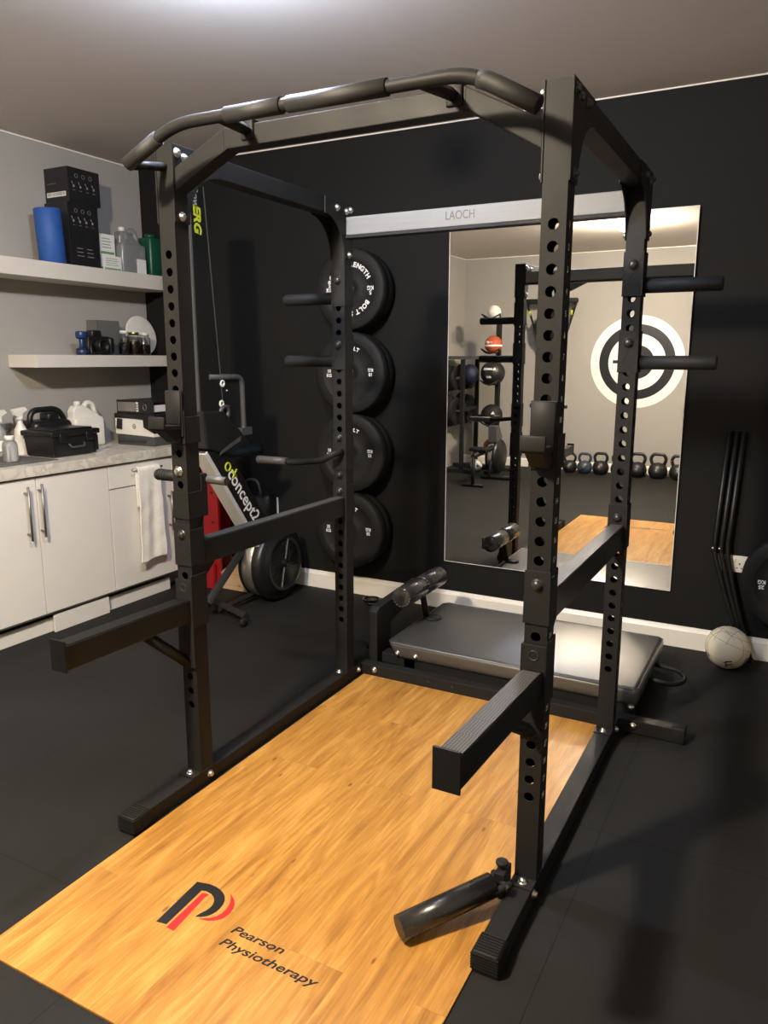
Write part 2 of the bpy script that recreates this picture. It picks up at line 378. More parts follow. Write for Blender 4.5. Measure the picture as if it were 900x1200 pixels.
# ================================================================= THE ROOM
T = 0.1
bm = B(); box(bm, XL - T, XR + T, YR - T, YW + T, -0.1, 0.0); struct('floor', bm, 'floor')
bm = B(); box(bm, XL - T, XR + T, YR - T, YW + T, HC, HC + 0.1); struct('ceiling', bm, 'ceiling')
bm = B(); box(bm, XL - T, XR + T, YW, YW + T, 0, HC); struct('wall_back', bm, 'black_wall')
bm = B(); box(bm, XL - T, XL, YR, YW, 0, HC); struct('wall_left', bm, 'grey_wall')
bm = B(); box(bm, XR, XR + T, YR, YW, 0, HC); struct('wall_right', bm, 'grey_wall')
bm = B(); box(bm, XL - T, XR + T, YR - T, YR, 0, HC); struct('wall_front', bm, 'grey_wall')
def skirting(name, axis, a0, a1, c, s):
    bm = B()
    if axis == 'x':   # runs along x at y=c, s = direction into the room
        poly = [(c, 0), (c + s * 0.018, 0), (c + s * 0.018, 0.092), (c + s * 0.012, 0.104), (c + s * 0.006, 0.113), (c, 0.115)]
        prism(bm, poly, 'x', a0, a1)
    else:
        poly = [(c, 0), (c + s * 0.018, 0), (c + s * 0.018, 0.092), (c + s * 0.012, 0.104), (c + s * 0.006, 0.113), (c, 0.115)]
        prism(bm, poly, 'y', a0, a1)
    struct(name, bm, 'white_paint')
skirting('baseboard_back', 'x', XL, XR, YW, -1)
skirting('baseboard_front', 'x', XL, XR, YR, 1)
skirting('baseboard_right', 'y', YR + 0.018, YW - 0.018, XR, -1)
bm = B(); box(bm, XL, XR, YW - 0.005, YW, HC - 0.006, HC); struct('trim_1', bm, 'white_paint')
bm = B(); box(bm, XL, XL + 0.006, YR, YW - 0.006, HC - 0.007, HC); struct('trim_2', bm, 'white_paint')
bm = B(); box(bm, XL + 0.006, XR, YR, YR + 0.006, HC - 0.009, HC); struct('trim_3', bm, 'white_paint')

# ceiling lamps
def ceiling_lamp(x, y, label, m, r=0.09):
    t = thing('ceiling_lamp', label, 'ceiling light', (x, y, HC), 'opal ceiling lamps')
    bm = B(); lathe(bm, [(0, 0), (0.085, 0), (0.085, -0.006), (0.078, -0.012), (0.03, -0.016), (0.03, -0.03), (0, -0.03)], (x, y, HC), 'z', 32); obj('mounting_plate', bm, 'white_paint', t)
    bm = B(); ball(bm, (x, y, HC - 0.018 - r * 0.45), r, 32, 20, (1, 1, 0.5)); obj('opal_diffuser', bm, m, t)
ceiling_lamp(0.22, -1.55, 'round opal ceiling lamp glowing warm, seen at the top of the wall mirror', 'lit_warm')
t = thing('ceiling_globe_lamp', 'small cool-white globe lamp on the ceiling over the front left of the rack', 'ceiling light', (0.14, 0.11, HC))
bm = B(); lathe(bm, [(0, 0), (0.05, 0), (0.05, -0.008), (0.02, -0.012), (0.02, -0.03), (0, -0.03)], (0.14, 0.11, HC), 'z', 24); obj('ceiling_rose', bm, 'white_paint', t)
bm = B(); ball(bm, (0.14, 0.11, HC - 0.11), 0.05, 24, 16); obj('glass_globe', bm, 'lit_cool', t)

# ================================================================= MIRROR, SOCKET
t = thing('wall_mirror', 'tall frameless wall mirror on the black wall behind the rack', 'mirror', (0.66, YW - 0.012, 0.305))
t.rotation_euler = (math.radians(0.25), 0, 0)
bm = B(); box(bm, 0.009, 1.31, YW - 0.0135, YW - 0.0125, 0.305, 2.237); obj('mirror_glass', bm, 'mirror', t)
bm = B()
for a in ((0.0055, 0.009, 0.3015, 2.2405), (1.31, 1.3135, 0.3015, 2.2405)): box(bm, a[0], a[1], YW - 0.014, YW - 0.0105, a[2], a[3])
for a in ((0.3015, 0.305), (2.237, 2.2405)): box(bm, 0.009, 1.31, YW - 0.014, YW - 0.0105, a[0], a[1])
obj('bevelled_edge', bm, 'white_plastic', t)
bm = B(); box(bm, 0.009, 1.31, YW - 0.0125, YW - 0.0105, 0.305, 2.237); obj('backing', bm, 'black_plastic', t)

t = thing('wall_socket', 'white double plug socket low on the black wall right of the mirror', 'plug socket', (1.60, YW, 0.49))
bm = B(); rbox(bm, 1.527, 1.673, YW - 0.012, YW, 0.447, 0.533, 0.003); obj('face_plate', bm, 'white_plastic', t)
for cx in (1.565, 1.635):
    bm = B(); box(bm, cx - 0.003, cx + 0.003, YW - 0.0127, YW - 0.011, 0.487, 0.497)
    for s in (-1, 1): box(bm, cx + s * 0.011 - 0.004, cx + s * 0.011 + 0.004, YW - 0.0127, YW - 0.011, 0.468, 0.473)
    obj('socket_holes', bm, 'black_print', t)
for cx in (1.59, 1.61):
    bm = B(); rbox(bm, cx - 0.007, cx + 0.007, YW - 0.0155, YW - 0.0115, 0.502, 0.521, 0.0015, 2); obj('rocker_switch', bm, 'white_plastic', t)

# ================================================================= LIFTING PLATFORM
t = thing('lifting_platform', 'oak-look wooden lifting platform inset in the black mats under the rack', 'lifting platform', (0.65, 0.17, 0))
bm = B(); box(bm, 0.078, 1.222, -0.862, 1.19, 0.0005, 0.006); obj('wooden_deck', bm, 'wood', t)
bm = B(); box(bm, 0.074, 1.226, -0.8645, -0.862, 0.0005, 0.0062); box(bm, 0.0755, 0.078, -0.862, 1.19, 0.0005, 0.0062); box(bm, 1.222, 1.2245, -0.862, 1.19, 0.0005, 0.0062)
obj('edge_strip', bm, 'wood', t)
# emblem: black P with a red shadow, laid on the deck, reading direction (1,0)
def P3(x, y): return (0.402 + x, -0.575 + y)
def arc(cx, cy, rx, ry, a0, a1, n=14):
    return [(cx + rx * math.cos(math.radians(a0 + (a1 - a0) * i / n)), cy + ry * math.sin(math.radians(a0 + (a1 - a0) * i / n))) for i in range(n + 1)]
ZD = 0.0062
def poly_fill(bm, pts, z0, z1): prism(bm, pts, 'z', z0, z1)
bm = B()
blk = [(0.4039, -0.5761), (0.3923, -0.3992)] + [(0.4328, -0.3895), (0.4530, -0.3897), (0.4720, -0.3930), (0.4890, -0.3995), (0.5041, -0.4096), (0.5150, -0.4225), (0.5215, -0.4370), (0.5243, -0.4530), (0.5237, -0.4693), (0.5195, -0.4830), (0.5110, -0.4960), (0.4990, -0.5060), (0.4847, -0.5116)] + [(0.4885, -0.4960), (0.4955, -0.4790), (0.4979, -0.4640), (0.4960, -0.4510), (0.4903, -0.4390), (0.4780, -0.4270), (0.4629, -0.4200), (0.4440, -0.4180), (0.4295, -0.4217), (0.4361, -0.5708)]
poly_fill(bm, blk, ZD, ZD + 0.0004); em = obj('emblem_stroke', bm, 'black_print', t); em['label'] = 'black letter stroke of the emblem'
bm = B()
poly_fill(bm, [(0.4436, -0.5787), (0.4381, -0.4293), (0.4500, -0.4250), (0.4610, -0.4255), (0.4575, -0.4406), (0.4707, -0.5802)], ZD, ZD + 0.0004)
poly_fill(bm, [(0.5100, -0.3938), (0.5240, -0.3995), (0.5380, -0.4090), (0.5500, -0.4220), (0.5575, -0.4370), (0.5614, -0.4560), (0.5595, -0.4740), (0.5520, -0.4880), (0.5400, -0.4990), (0.5270, -0.5070), (0.5110, -0.5115), (0.4960, -0.5125), (0.5100, -0.5060), (0.5240, -0.4965), (0.5350, -0.4840), (0.5410, -0.4680), (0.5420, -0.4520), (0.5390, -0.4360), (0.5320, -0.4200), (0.5230, -0.4060)], ZD, ZD + 0.0004)
em = obj('emblem_shadow', bm, 'red_print', t); em['label'] = 'red shadow stroke of the emblem'
bm = B(); MD = lambda x, y: Matrix.Translation((x, y, ZD + 0.0003))
def fit_text(bm, s, x0, x1, ybase, cap, shear=0.22, bold=0.0, z=ZD + 0.0002):
    """one line of writing on the deck from x0 to x1, cap height cap, baseline ybase"""
    tt = B(); text(tt, s, 1.0, Matrix.Identity(4), bold=bold, shear=shear, depth=0.0001, align='LEFT')
    xs = [v.co.x for v in tt.verts]; 
    k = (x1 - x0) / (max(xs) - min(xs)); ky = cap / 0.70
    lo = min(xs)
    up = B(); text(up, 'P', 1.0, Matrix.Identity(4), depth=0.0001, align='LEFT'); by = min(v.co.y for v in up.verts); up.free()
    for v in tt.verts: v.co = Vector((x0 + (v.co.x - lo) * k, ybase + (v.co.y - by) * ky, z + v.co.z))
    merge(bm, tt)
fit_text(bm, 'Pearson', 0.606, 0.774, -0.511, 0.026, bold=0.018)
obj('lettering', bm, 'black_print', t); bm = B()
fit_text(bm, 'Physiotherapy', 0.607, 0.909, -0.560, 0.026, bold=0.018)
obj('lettering', bm, 'black_print', t)

# ================================================================= POWER RACK
W, D, s_, H = 1.2875, 1.079, 0.0623, 2.15
HZ = [1.83 - 0.0522 * k for k in range(30)]
rack = thing('power_rack', 'black steel power rack standing over the wooden platform', 'power rack', (W / 2, D / 2, 0))
def cell(bm, x0, x1, y, zc, p, r, depth, n=16):
    h = p / 2; w = (x1 - x0) / 2; cx = (x0 + x1) / 2
    outer = []
    cor = [(w, -h), (w, h), (-w, h), (-w, -h)]
    for i in range(4):
        a, b_ = cor[i], cor[(i + 1) % 4]
        for k in range(4):
            t_ = k / 4; outer.append((a[0] + (b_[0] - a[0]) * t_, a[1] + (b_[1] - a[1]) * t_))
    O = [bm.verts.new((cx + a, y, zc + b_)) for a, b_ in outer]
    I = []; J = []
    for a, b_ in outer:
        l = math.hypot(a, b_); I.append(bm.verts.new((cx + a / l * r, y, zc + b_ / l * r))); J.append(bm.verts.new((cx + a / l * r, y + depth, zc + b_ / l * r)))
    for k in range(16):
        j = (k + 1) % 16
        bm.faces.new((O[k], O[j], I[j], I[k])); f = bm.faces.new((I[k], I[j], J[j], J[k])); f.smooth = True
def upright(x0, y0, y1, z0=0.06, z1=H):
    bm = B(); x1 = x0 + s_; p = 0.0522
    for y, dp in ((y0, 0.004), (y1, -0.004)):
        for zc in HZ: cell(bm, x0, x1, y, zc, p, 0.0137, dp)
        for a, b_ in ((z0, HZ[-1] - p / 2), (HZ[0] + p / 2, z1)):
            bm.faces.new([bm.verts.new(q) for q in ((x0, y, a), (x1, y, a), (x1, y, b_), (x0, y, b_))])
    for x in (x0, x1):
        bm.faces.new([bm.verts.new(q) for q in ((x, y0, z0), (x, y1, z0), (x, y1, z1), (x, y0, z1))])
    for z in (z0, z1):
        bm.faces.new([bm.verts.new(q) for q in ((x0, y0, z), (x1, y0, z), (x1, y1, z), (x0, y1, z))])
    return obj('upright', bm, 'steel', rack)
def bolt(p, d, parent, m='zinc', r=0.0105, dome=True):
    """hex or dome bolt head at p facing d"""
    t_ = B(); lathe(t_, [(0, 0), (r * 1.35, 0), (r * 1.35, 0.0018), (r, 0.002), (r, 0.004)] + ([(r * 0.96, 0.007), (r * 0.8, 0.010), (r * 0.45, 0.0122), (0, 0.013)] if dome else [(r * 0.98, 0.008), (r * 0.6, 0.0095), (0, 0.0095)]), (0, 0, 0), 'z', 16 if dome else 6)
    u, v = frame(d); mm = Matrix((u, v, Vector(d).normalized())).transposed().to_4x4(); mm.translation = Vector(p)
    b_ = B(); merge(b_, t_, mm); return obj('bolt', b_, m, parent)
up_FL = upright(0, 0, s_); up_FR = upright(W - s_, 0, s_); up_RL = upright(0, D - s_, D); up_RR = upright(W - s_, D - s_, D)
# hole numbers on the outer right faces
nb = {}
for side, up, yc in (('f', up_FR, s_ / 2), ('r', up_RR, D - s_ / 2)):
    for k, z in enumerate(HZ):
        bm = B(); text(bm, str(k + 1), 0.022, basis((W + 0.0004, yc, z), (0, 1, 0), (0, 0, 1)), depth=0.0002)
        obj('hole_number', bm, 'grey_print' if side == 'r' else 'white_print', up)
# base rails
for x0 in (0.0, W - s_):
    bm = B(); box(bm, x0, x0 + s_, -0.25, 1.20, 0.0, 0.058); br = obj('base_rail', bm, 'steel', rack, 0.002)
    bm = B(); rbox(bm, x0 - 0.003, x0 + s_ + 0.003, -0.325, -0.25, 0.0, 0.063, 0.004, 2)
    for k in range(6):
        z = 0.012 + k * 0.008; box(bm, x0 - 0.005, x0 + s_ + 0.005, -0.3275, -0.25, z, z + 0.004)
    for k in range(7):
        y = -0.318 + k * 0.0095; box(bm, x0 + 0.001, x0 + s_ - 0.001, y, y + 0.005, 0.06, 0.0655)
    obj('rubber_cap', bm, 'rubber', br)
    for y in (0.0, D - s_):   # foot flanges
        bm = B(); box(bm, x0 - 0.002, x0 + s_ + 0.002, y - 0.045, y + s_ + 0.012, 0.058, 0.064); obj('foot_flange', bm, 'steel', rack, 0.001)
        bolt((x0 + 0.031, y - 0.022, 0.064), (0, 0, 1), rack)
xi = s_
for p_, d_ in (((xi, 0.045, 0.036), (1, 0, 0)), ((xi, 1.12, 0.036), (1, 0, 0)), ((W, -0.02, 0.036), (1, 0, 0)), ((W, 1.09, 0.036), (1, 0, 0)), ((0.135, 1.148, 0.038), (0, -1, 0)), ((1.345, 1.148, 0.038), (0, -1, 0))):
    bolt(p_, d_, rack)
bm = B(); box(bm, s_ + 0.001, 1.50, 1.15, 1.205, 0.004, 0.060); obj('rear_floor_beam', bm, 'steel', rack, 0.002)
bm = B()
for x in (0.42, 0.54): lathe(bm, [(0, 0), (0.006, 0), (0.006, 0.001)], (x, 1.1495, 0.034), 'y', 12)
obj('bolt_holes', bm, 'black_print', rack)
bm = B(); rbox(bm, 1.495, 1.545, 1.147, 1.208, 0.0, 0.066, 0.005, 2); obj('beam_cap', bm, 'rubber', rack)
# top rails
for x0 in (0.0, W - s_):
    bm = B(); box(bm, x0 + 0.001, x0 + s_ - 0.001, s_, D - s_, 2.092, 2.155); obj('top_rail', bm, 'steel', rack, 0.002)
# gusset plates, both faces of each upright
def gusset(x, th, front):
    pts = [(0, 1.925), (0, 2.165), (0.20, 2.165), (0.20, 2.09)]
    a = [(0.20, 2.09)] ; R = 0.125
    pts = [(-0.003, 1.925), (-0.003, 2.152), (0.215, 2.152), (0.215, 2.088)]
    for k in range(1, 9):
        an = PI / 2 * k / 8
        pts.append((0.215 - math.sin(an) * 0.15, 2.088 - (1 - math.cos(an)) * 0.163))
    if not front: pts = [(D - y, z) for y, z in pts]
    bm = B(); prism(bm, pts, 'x', x, x + th); return obj('gusset_plate', bm, 'steel', rack, 0.0008, 1)
for x0 in (0.0, W - s_):
    for fr in (True, False):
        for xx, dr in ((x0 - 0.0055, -1), (x0 + s_ + 0.0005, 1)):
            gusset(xx, 0.005, fr)
            xb = xx if dr < 0 else xx + 0.005
            for (y, z) in ((0.018, 2.128), (0.050, 2.118), (0.125, 2.122), (0.030, 1.945)):
                bolt((xb, y if fr else D - y, z), (dr, 0, 0), rack, 'zinc' if x0 == 0 or dr < 0 else 'darkbolt')
# rear name beam
bm = B(); box(bm, s_ + 0.0055, W - s_ - 0.0055, D - 0.055, D - 0.010, 2.022, 2.095)
nbm = obj('name_beam', bm, 'silver', rack, 0.003); nbm['label'] = 'brushed silver cross beam with faint engraved lettering'
bm = B(); text(bm, 'LAOCH', 0.046, basis((0.585, D - 0.0556, 2.062), (1, 0, 0), (0, 0, 1)), depth=0.0003, space=1.0, sx=0.80); obj('lettering', bm, 'darkbolt', nbm)
bm = B(); box(bm, s_ + 0.0055, W - s_ - 0.0055, D - 0.06, D - 0.004, 2.010, 2.020); obj('beam_underside', bm, 'steel', nbm)
# arched front beam
def arch(pts, h, y0, y1):
    top = [(x, z + h / 2) for x, z in pts]; bot = [(x, z - h / 2) for x, z in pts]
    return top + bot[::-1]
bm = B()
pts = [(s_ + 0.0055, 2.083), (0.262, 2.170), (1.020, 2.170), (W - s_ - 0.0055, 2.068), (W - s_ - 0.0055, 2.002), (1.030, 2.112), (0.275, 2.112), (s_ + 0.0055, 2.015)]
prism(bm, pts, 'y', 0.004, 0.058); ab = obj('arched_front_beam', bm, 'steel', rack, 0.003)
bm = B()
for x in (0.262, 1.020): box(bm, x - 0.0012, x + 0.0012, 0.0028, 0.0050, 2.113, 2.170)
obj('weld_seam', bm, 'steel', ab)
# pull-up bar
yb = -0.15
path = smooth_path([(0.032, yb, 2.064), (0.215, yb, 2.148), (1.098, yb, 2.142), (1.256, yb, 2.052)], 0.07, 6)
bm = B(); tube(bm, path, 0.0165, 18); pb = obj('pull_up_bar', bm, 'steel', rack)
def on_path(a, b):
    return [p for p in path if a <= p.x <= b]
for a, b, tail in ((0.032, 0.155, None), (0.40, 0.58, None), (0.60, 0.885, None), (1.118, 1.256, None)):
    def at(x):
        for p, q in zip(path[:-1], path[1:]):
            if p.x <= x <= q.x: return p.lerp(q, (x - p.x) / max(1e-9, q.x - p.x))
        return path[0] if x < 0.1 else path[-1]
    pp = [at(a)] + [p for p in path if a + 0.004 < p.x < b - 0.004] + [at(b)]
    bm = B(); tube(bm, pp, 0.0205, 20); obj('foam_grip', bm, 'foam', pb)
for x, zz, x2 in ((0.372, 2.147, 0.352), (0.968, 2.143, 0.992)):
    bm = B(); tube(bm, [(x, yb, zz), (x2, 0.004, 2.152)], 0.017, 4); rbox(bm, x2 - 0.022, x2 + 0.022, -0.004, 0.030, 2.126, 2.182, 0.004, 2); obj('standoff_strut', bm, 'steel', pb)
bm = B(); tube(bm, [(0.030, yb + 0.012, 2.064), (0.031, 0.0, 2.088)], 0.013, 12); obj('end_stay', bm, 'steel', pb)
# adjustable side bars
for x0, zf in ((0.0, 1.0), (W - s_, 0.968)):
    c = x0 + s_ / 2
    bm = B(); box(bm, x0 + 0.004, x0 + s_ - 0.004, s_ - 0.002, D - s_ + 0.002, 0.815, 0.897); sb = obj('side_bar', bm, 'steel_gloss', rack, 0.003)
    bm = B(); box(bm, x0 + 0.008, x0 + s_ - 0.008, s_ + 0.004, D - s_ - 0.004, 0.897, 0.8995); obj('tread_strip', bm, 'knurl', sb)
    for (y0, y1, za, zb_) in ((-0.004, s_ + 0.004, 0.823, 0.968), (D - s_ - 0.004, D + 0.004, 0.805, 0.975)):
        bm = B()
        box(bm, x0 - 0.004, x0 + s_ + 0.004, y0, y0 + 0.0035, za, zb_); box(bm, x0 - 0.004, x0 + s_ + 0.004, y1 - 0.0035, y1, za, zb_)
        box(bm, x0 - 0.004, x0 - 0.0005, y0, y1, za, zb_ - 0.02); box(bm, x0 + s_ + 0.0005, x0 + s_ + 0.004, y0, y1, za, zb_ - 0.02)
        obj('sleeve', bm, 'steel', sb, 0.001)
        bolt((c, y0, 0.5 * (za + zb_) + 0.035), (0, -1, 0), sb, 'darkbolt', 0.013)
    bm = B(); prism(bm, [(s_ + 0.004, 0.815), (s_ + 0.075, 0.815), (s_ + 0.004, 0.755)], 'x', c - 0.02, c + 0.02); obj('corner_gusset', bm, 'steel', sb)
# weight pegs on the rear uprights
for x0, dr in ((0.0, -1), (W - s_, 1)):
    c = x0 + s_ / 2
    for (za, zb_, zp, zbolt) in ((1.733, 1.892 if dr < 0 else 1.885, 1.768, 1.840), (1.465, 1.612, 1.500, 1.570)):
        bm = B(); box(bm, x0 - 0.004, x0 + s_ + 0.004, D - s_ - 0.004, D - s_ - 0.0005, za, zb_); box(bm, x0 - 0.004, x0 + s_ + 0.004, D + 0.0005, D + 0.004, za, zb_)
        box(bm, x0 - 0.004, x0 - 0.0005, D - s_ - 0.004, D + 0.004, za, zb_); box(bm, x0 + s_ + 0.0005, x0 + s_ + 0.004, D - s_ - 0.004, D + 0.004, za, zb_)
        sl = obj('peg_sleeve', bm, 'steel', rack, 0.001)
        xe = x0 - 0.004 if dr < 0 else x0 + s_ + 0.004
        bm = B(); L_ = 0.262
        lathe(bm, [(0, -0.003), (0.025, -0.003), (0.025, L_ - 0.006), (0.022, L_), (0, L_)] if dr > 0 else [(0, 0.003), (0.025, 0.003), (0.025, -L_ + 0.006), (0.022, -L_), (0, -L_)], (xe, D - s_ / 2, zp), 'x', 28)
        obj('weight_peg', bm, 'rubber', sl)
        bolt((c, D - s_ - 0.004, zbolt), (0, -1, 0), sl, 'darkbolt', 0.014)
# dip handles
bm = B()
box(bm, -0.004, s_ + 0.004, D - s_ - 0.004, D - s_ - 0.0005, 1.02, 1.186); box(bm, -0.004, -0.0005, D - s_ - 0.004, D, 1.02, 1.186); box(bm, s_ + 0.0005, s_ + 0.004, D - s_ - 0.004, D, 1.02, 1.186)
dh = obj('dip_handle', bm, 'steel', rack, 0.001)
bm = B(); tube(bm, smooth_path([(0.045, 1.010, 1.105), (0.035, 0.955, 1.100), (-0.02, 0.955, 1.068), (-0.16, 0.95, 1.052), (-0.365, 0.95, 1.052)], 0.04, 5), 0.0145, 16); obj('handle_tube', bm, 'steel', dh)
bm = B(); tube(bm, [(-0.21, 0.95, 1.052), (-0.372, 0.95, 1.052)], 0.0175, 18)
for k in range(18): ring(bm, (-0.215 - k * 0.0085, 0.95, 1.052), 0.0172, 0.0016, 'x', 18, 5)
obj('knurled_grip', bm, 'grey_plastic', dh)
bolt((s_ / 2, D - s_ - 0.004, 1.165), (0, -1, 0), dh, 'darkbolt', 0.013); bolt((s_ / 2, D - s_ - 0.004, 1.0), (0, -1, 0), dh, 'darkbolt', 0.013)
bm = B(); box(bm, -0.004, s_ + 0.004, -0.004, -0.0005, 0.985, 1.075); box(bm, -0.004, -0.0005, -0.004, s_ + 0.004, 0.985, 1.075); box(bm, s_ + 0.0005, s_ + 0.004, -0.004, s_ + 0.004, 0.985, 1.075); box(bm, -0.004, s_ + 0.004, s_ + 0.0005, s_ + 0.03, 0.985, 1.13)
dh2 = obj('dip_handle', bm, 'steel', rack, 0.001)
bm = B(); tube(bm, smooth_path([(-0.165, 0.10, 1.108), (0.06, 0.10, 1.108), (0.145, 0.10, 1.106)], 0.03, 3), 0.015, 16); obj('handle_tube', bm, 'grey_plastic', dh2)
bm = B(); tube(bm, [(-0.168, 0.10, 1.108), (-0.05, 0.10, 1.108)], 0.018, 18)
for k in range(9): ring(bm, (-0.160 + k * 0.012, 0.10, 1.108), 0.0178, 0.003, 'x', 18, 5)
obj('knurled_grip', bm, 'foam', dh2)
bolt((0.028, -0.001, 1.145), (0, -1, 0), dh2, 'zinc', 0.014, False)

# ---------------- J-cups
def jcup(x0, label):
    t = thing('barbell_cup', label, 'barbell holder', (x0 + s_ / 2, -0.03, 1.25), 'pair of barbell cups on the front uprights')
    bm = B(); box(bm, x0 - 0.003, x0 + s_ + 0.002, -0.012, -0.005, 1.262, 1.410); rbox(bm, x0 - 0.001, x0 + s_, -0.018, -0.012, 1.30, 1.408, 0.002, 2); obj('back_plate', bm, 'steel', t, 0.002)
    bm = B(); box(bm, x0 + 0.002, x0 + s_ - 0.002, -0.088, -0.012, 1.285, 1.300); prism(bm, [(-0.085, 1.288), (-0.012, 1.288), (-0.012, 1.240), (-0.03, 1.245)], 'x', x0 + 0.006, x0 + s_ - 0.006); obj('ledge', bm, 'steel', t, 0.002)
    bm = B(); rbox(bm, x0 - 0.002, x0 + s_ + 0.001, -0.096, -0.086, 1.290, 1.330, 0.004, 2); obj('front_lip', bm, 'steel', t)
    bm = B(); box(bm, x0 - 0.005, x0 + s_ + 0.005, -0.0055, -0.001, 1.238, 1.345); box(bm, x0 + s_ + 0.001, x0 + s_ + 0.005, -0.0055, s_ + 0.006, 1.238, 1.325); box(bm, x0 - 0.005, x0 - 0.001, -0.0055, s_ + 0.006, 1.238, 1.325); obj('wrap_bracket', bm, 'steel', t, 0.001)
    bm = B(); cyl(bm, (x0 + s_ + 0.003, -0.05, 1.293), (x0 + s_ + 0.012, -0.05, 1.293), 0.010, 12) if False else cyl(bm, (x0 + s_ / 2, -0.02, 1.276), (x0 + s_ / 2, -0.026, 1.276), 0.010, 6)
    obj('bolt', bm, 'darkbolt', t)
jcup(0.0, 'black barbell cup hooked on the front left upright')
jcup(W - s_, 'black barbell cup hooked on the front right upright')
# ---------------- spotter arms
def spotter(x0, za, zt, yt, zlow, label, wood_gloss='steel_gloss'):
    """za: arm top height at the upright, zt: arm top height at the tip, yt: tip"""
    t = thing('spotter_arm', label, 'spotter arm', (x0 + s_ / 2, -0.005, za), 'pair of spotter arms reaching forward from the rack')
    h = 0.075; xa, xb = x0 + 0.004, x0 + s_ - 0.004
    bm = B(); prism(bm, [(-0.006, za), (yt, zt), (yt, zt - h), (-0.006, za - h)], 'x', xa, xb); obj('arm', bm, 'steel_gloss', t, 0.003)
    bm = B(); prism(bm, [(-0.03, za + 0.0025 + (zt - za) * 0.03 / -yt), (yt + 0.012, zt + 0.0025), (yt + 0.012, zt - 0.001), (-0.03, za - 0.001)], 'x', xa + 0.002, xb - 0.002); obj('tread_strip', bm, 'knurl' if x0 > 0.5 else 'steel_gloss', t)
    bm = B(); box(bm, x0 + 0.0, x0 + s_ - 0.0, yt - 0.006, yt, zt - h - 0.004, zt + 0.016); obj('end_plate', bm, 'steel_gloss', t, 0.0015)
    bm = B(); box(bm, x0 - 0.004, x0 + s_ + 0.004, -0.010, -0.005, zlow, za + 0.070); box(bm, x0 + s_ + 0.001, x0 + s_ + 0.005, -0.010, s_ + 0.006, za - 0.10, za + 0.085); box(bm, x0 - 0.005, x0 - 0.001, -0.010, s_ + 0.006, za - 0.10, za + 0.07); obj('hook_bracket', bm, 'steel', t, 0.001)
    bm = B(); c = x0 + s_ / 2
    yb_ = -0.19; tube(bm, [(c, yb_, za - h + 0.002), (c, -0.012, zlow + 0.02)], 0.019, 4); obj('brace', bm, 'steel', t)
    bm = B(); ring(bm, (c, -0.0105, za + 0.042), 0.013, 0.0018, 'y', 20, 6); obj('pin_ring', bm, 'darkbolt', t)
spotter(0.0, 0.705, 0.715, -0.52, 0.46, 'black spotter arm on the front left upright, pointing towards the cabinets')
spotter(W - s_, 0.695, 0.728, -0.585, 0.50, 'black spotter arm with tread strip on the front right upright')
# ---------------- landmine sleeve
t = thing('landmine_sleeve', 'black tube of the barbell landmine resting on the platform by the front right foot', 'landmine attachment', (1.04, -0.31, 0.0))
A0, A1 = Vector((1.020, -0.325, 0.043)), Vector((1.192, -0.098, 0.082)); dA = (A1 - A0).normalized()
bm = B(); tube(bm, [A0, A1], 0.0345, 36); tu = obj('barbell_tube', bm, 'tube_gloss', t)
bm = B(); u_, v_ = frame(dA); tube(bm, [A0 - dA * 0.0006, A0 + dA * 0.001], 0.029, 32); obj('tube_bore', bm, 'black_print', tu)
bm = B()
for s in (-1, 1):
    n_ = Vector((-dA.y, dA.x, 0)).normalized() * 0.026 * s
    p = A1 + n_; tube(bm, [p - dA * 0.01, p + dA * 0.045], 0.010, 8)
cyl(bm, A1 + dA * 0.03 + Vector((-dA.y, dA.x, 0)) * 0.042, A1 + dA * 0.03 - Vector((-dA.y, dA.x, 0)) * 0.042, 0.009, 14)
obj('clevis', bm, 'steel', t, 0.002)
bm = B(); cyl(bm, (1.205, -0.055, 0.02), (1.205, -0.055, 0.125), 0.013, 16); box(bm, 1.192, 1.2215, -0.085, -0.02, 0.040, 0.112); lathe(bm, [(0, 0.125), (0.018, 0.125), (0.018, 0.134), (0, 0.136)], (1.205, -0.055, 0), 'z', 16); obj('pivot_post', bm, 'steel', t, 0.002)

# ================================================================= BENCH
t = thing('floor_bench', 'low black padded bench with ankle rollers between the rack and the mirror', 'exercise bench', (0.75, 1.6, 0))
bm = B()
x0, x1, y0, y1 = 0.16, 1.345, 1.222, 1.93
tp = bmesh.new(); box(tp, x0, x1, y0, y1, 0.085, 0.165)
for v in tp.verts:
    if v.co.x < 0.5 and v.co.z < 0.1: v.co.x += 0.055
bmesh.ops.bevel(tp, geom=list(tp.edges), offset=0.022, segments=4, profile=0.5, affect='EDGES')
for f in tp.faces: f.smooth = True
merge(bm, tp); pad = obj('pad', bm, 'vinyl', t)
bm = B()
pr_ = [(x0 + 0.028, y0 + 0.004), (x1 - 0.028, y0 + 0.004), (x1 - 0.004, y0 + 0.028), (x1 - 0.004, y1 - 0.028), (x1 - 0.028, y1 - 0.004), (x0 + 0.028, y1 - 0.004), (x0 + 0.004, y1 - 0.028), (x0 + 0.004, y0 + 0.028), (x0 + 0.028, y0 + 0.004)]
tube(bm, [(a, b_, 0.1595) for a, b_ in pr_], 0.0035, 8, cap=False); obj('piping', bm, 'vinyl', pad)
bm = B(); box(bm, 0.215, 1.33, 1.236, 1.29, 0.030, 0.092); box(bm, 0.215, 1.33, 1.86, 1.915, 0.030, 0.092); box(bm, 0.25, 0.31, 1.236, 1.915, 0.0, 0.09); box(bm, 1.20, 1.26, 1.236, 1.915, 0.0, 0.09); obj('under_frame', bm, 'steel', t, 0.002)
for x, z in ((0.222, 0.112), (0.318, 0.112), (1.318, 0.075)): bolt((x, 1.236 if z < 0.1 else 1.2225, z), (0, -1, 0), t, 'zinc', 0.010)
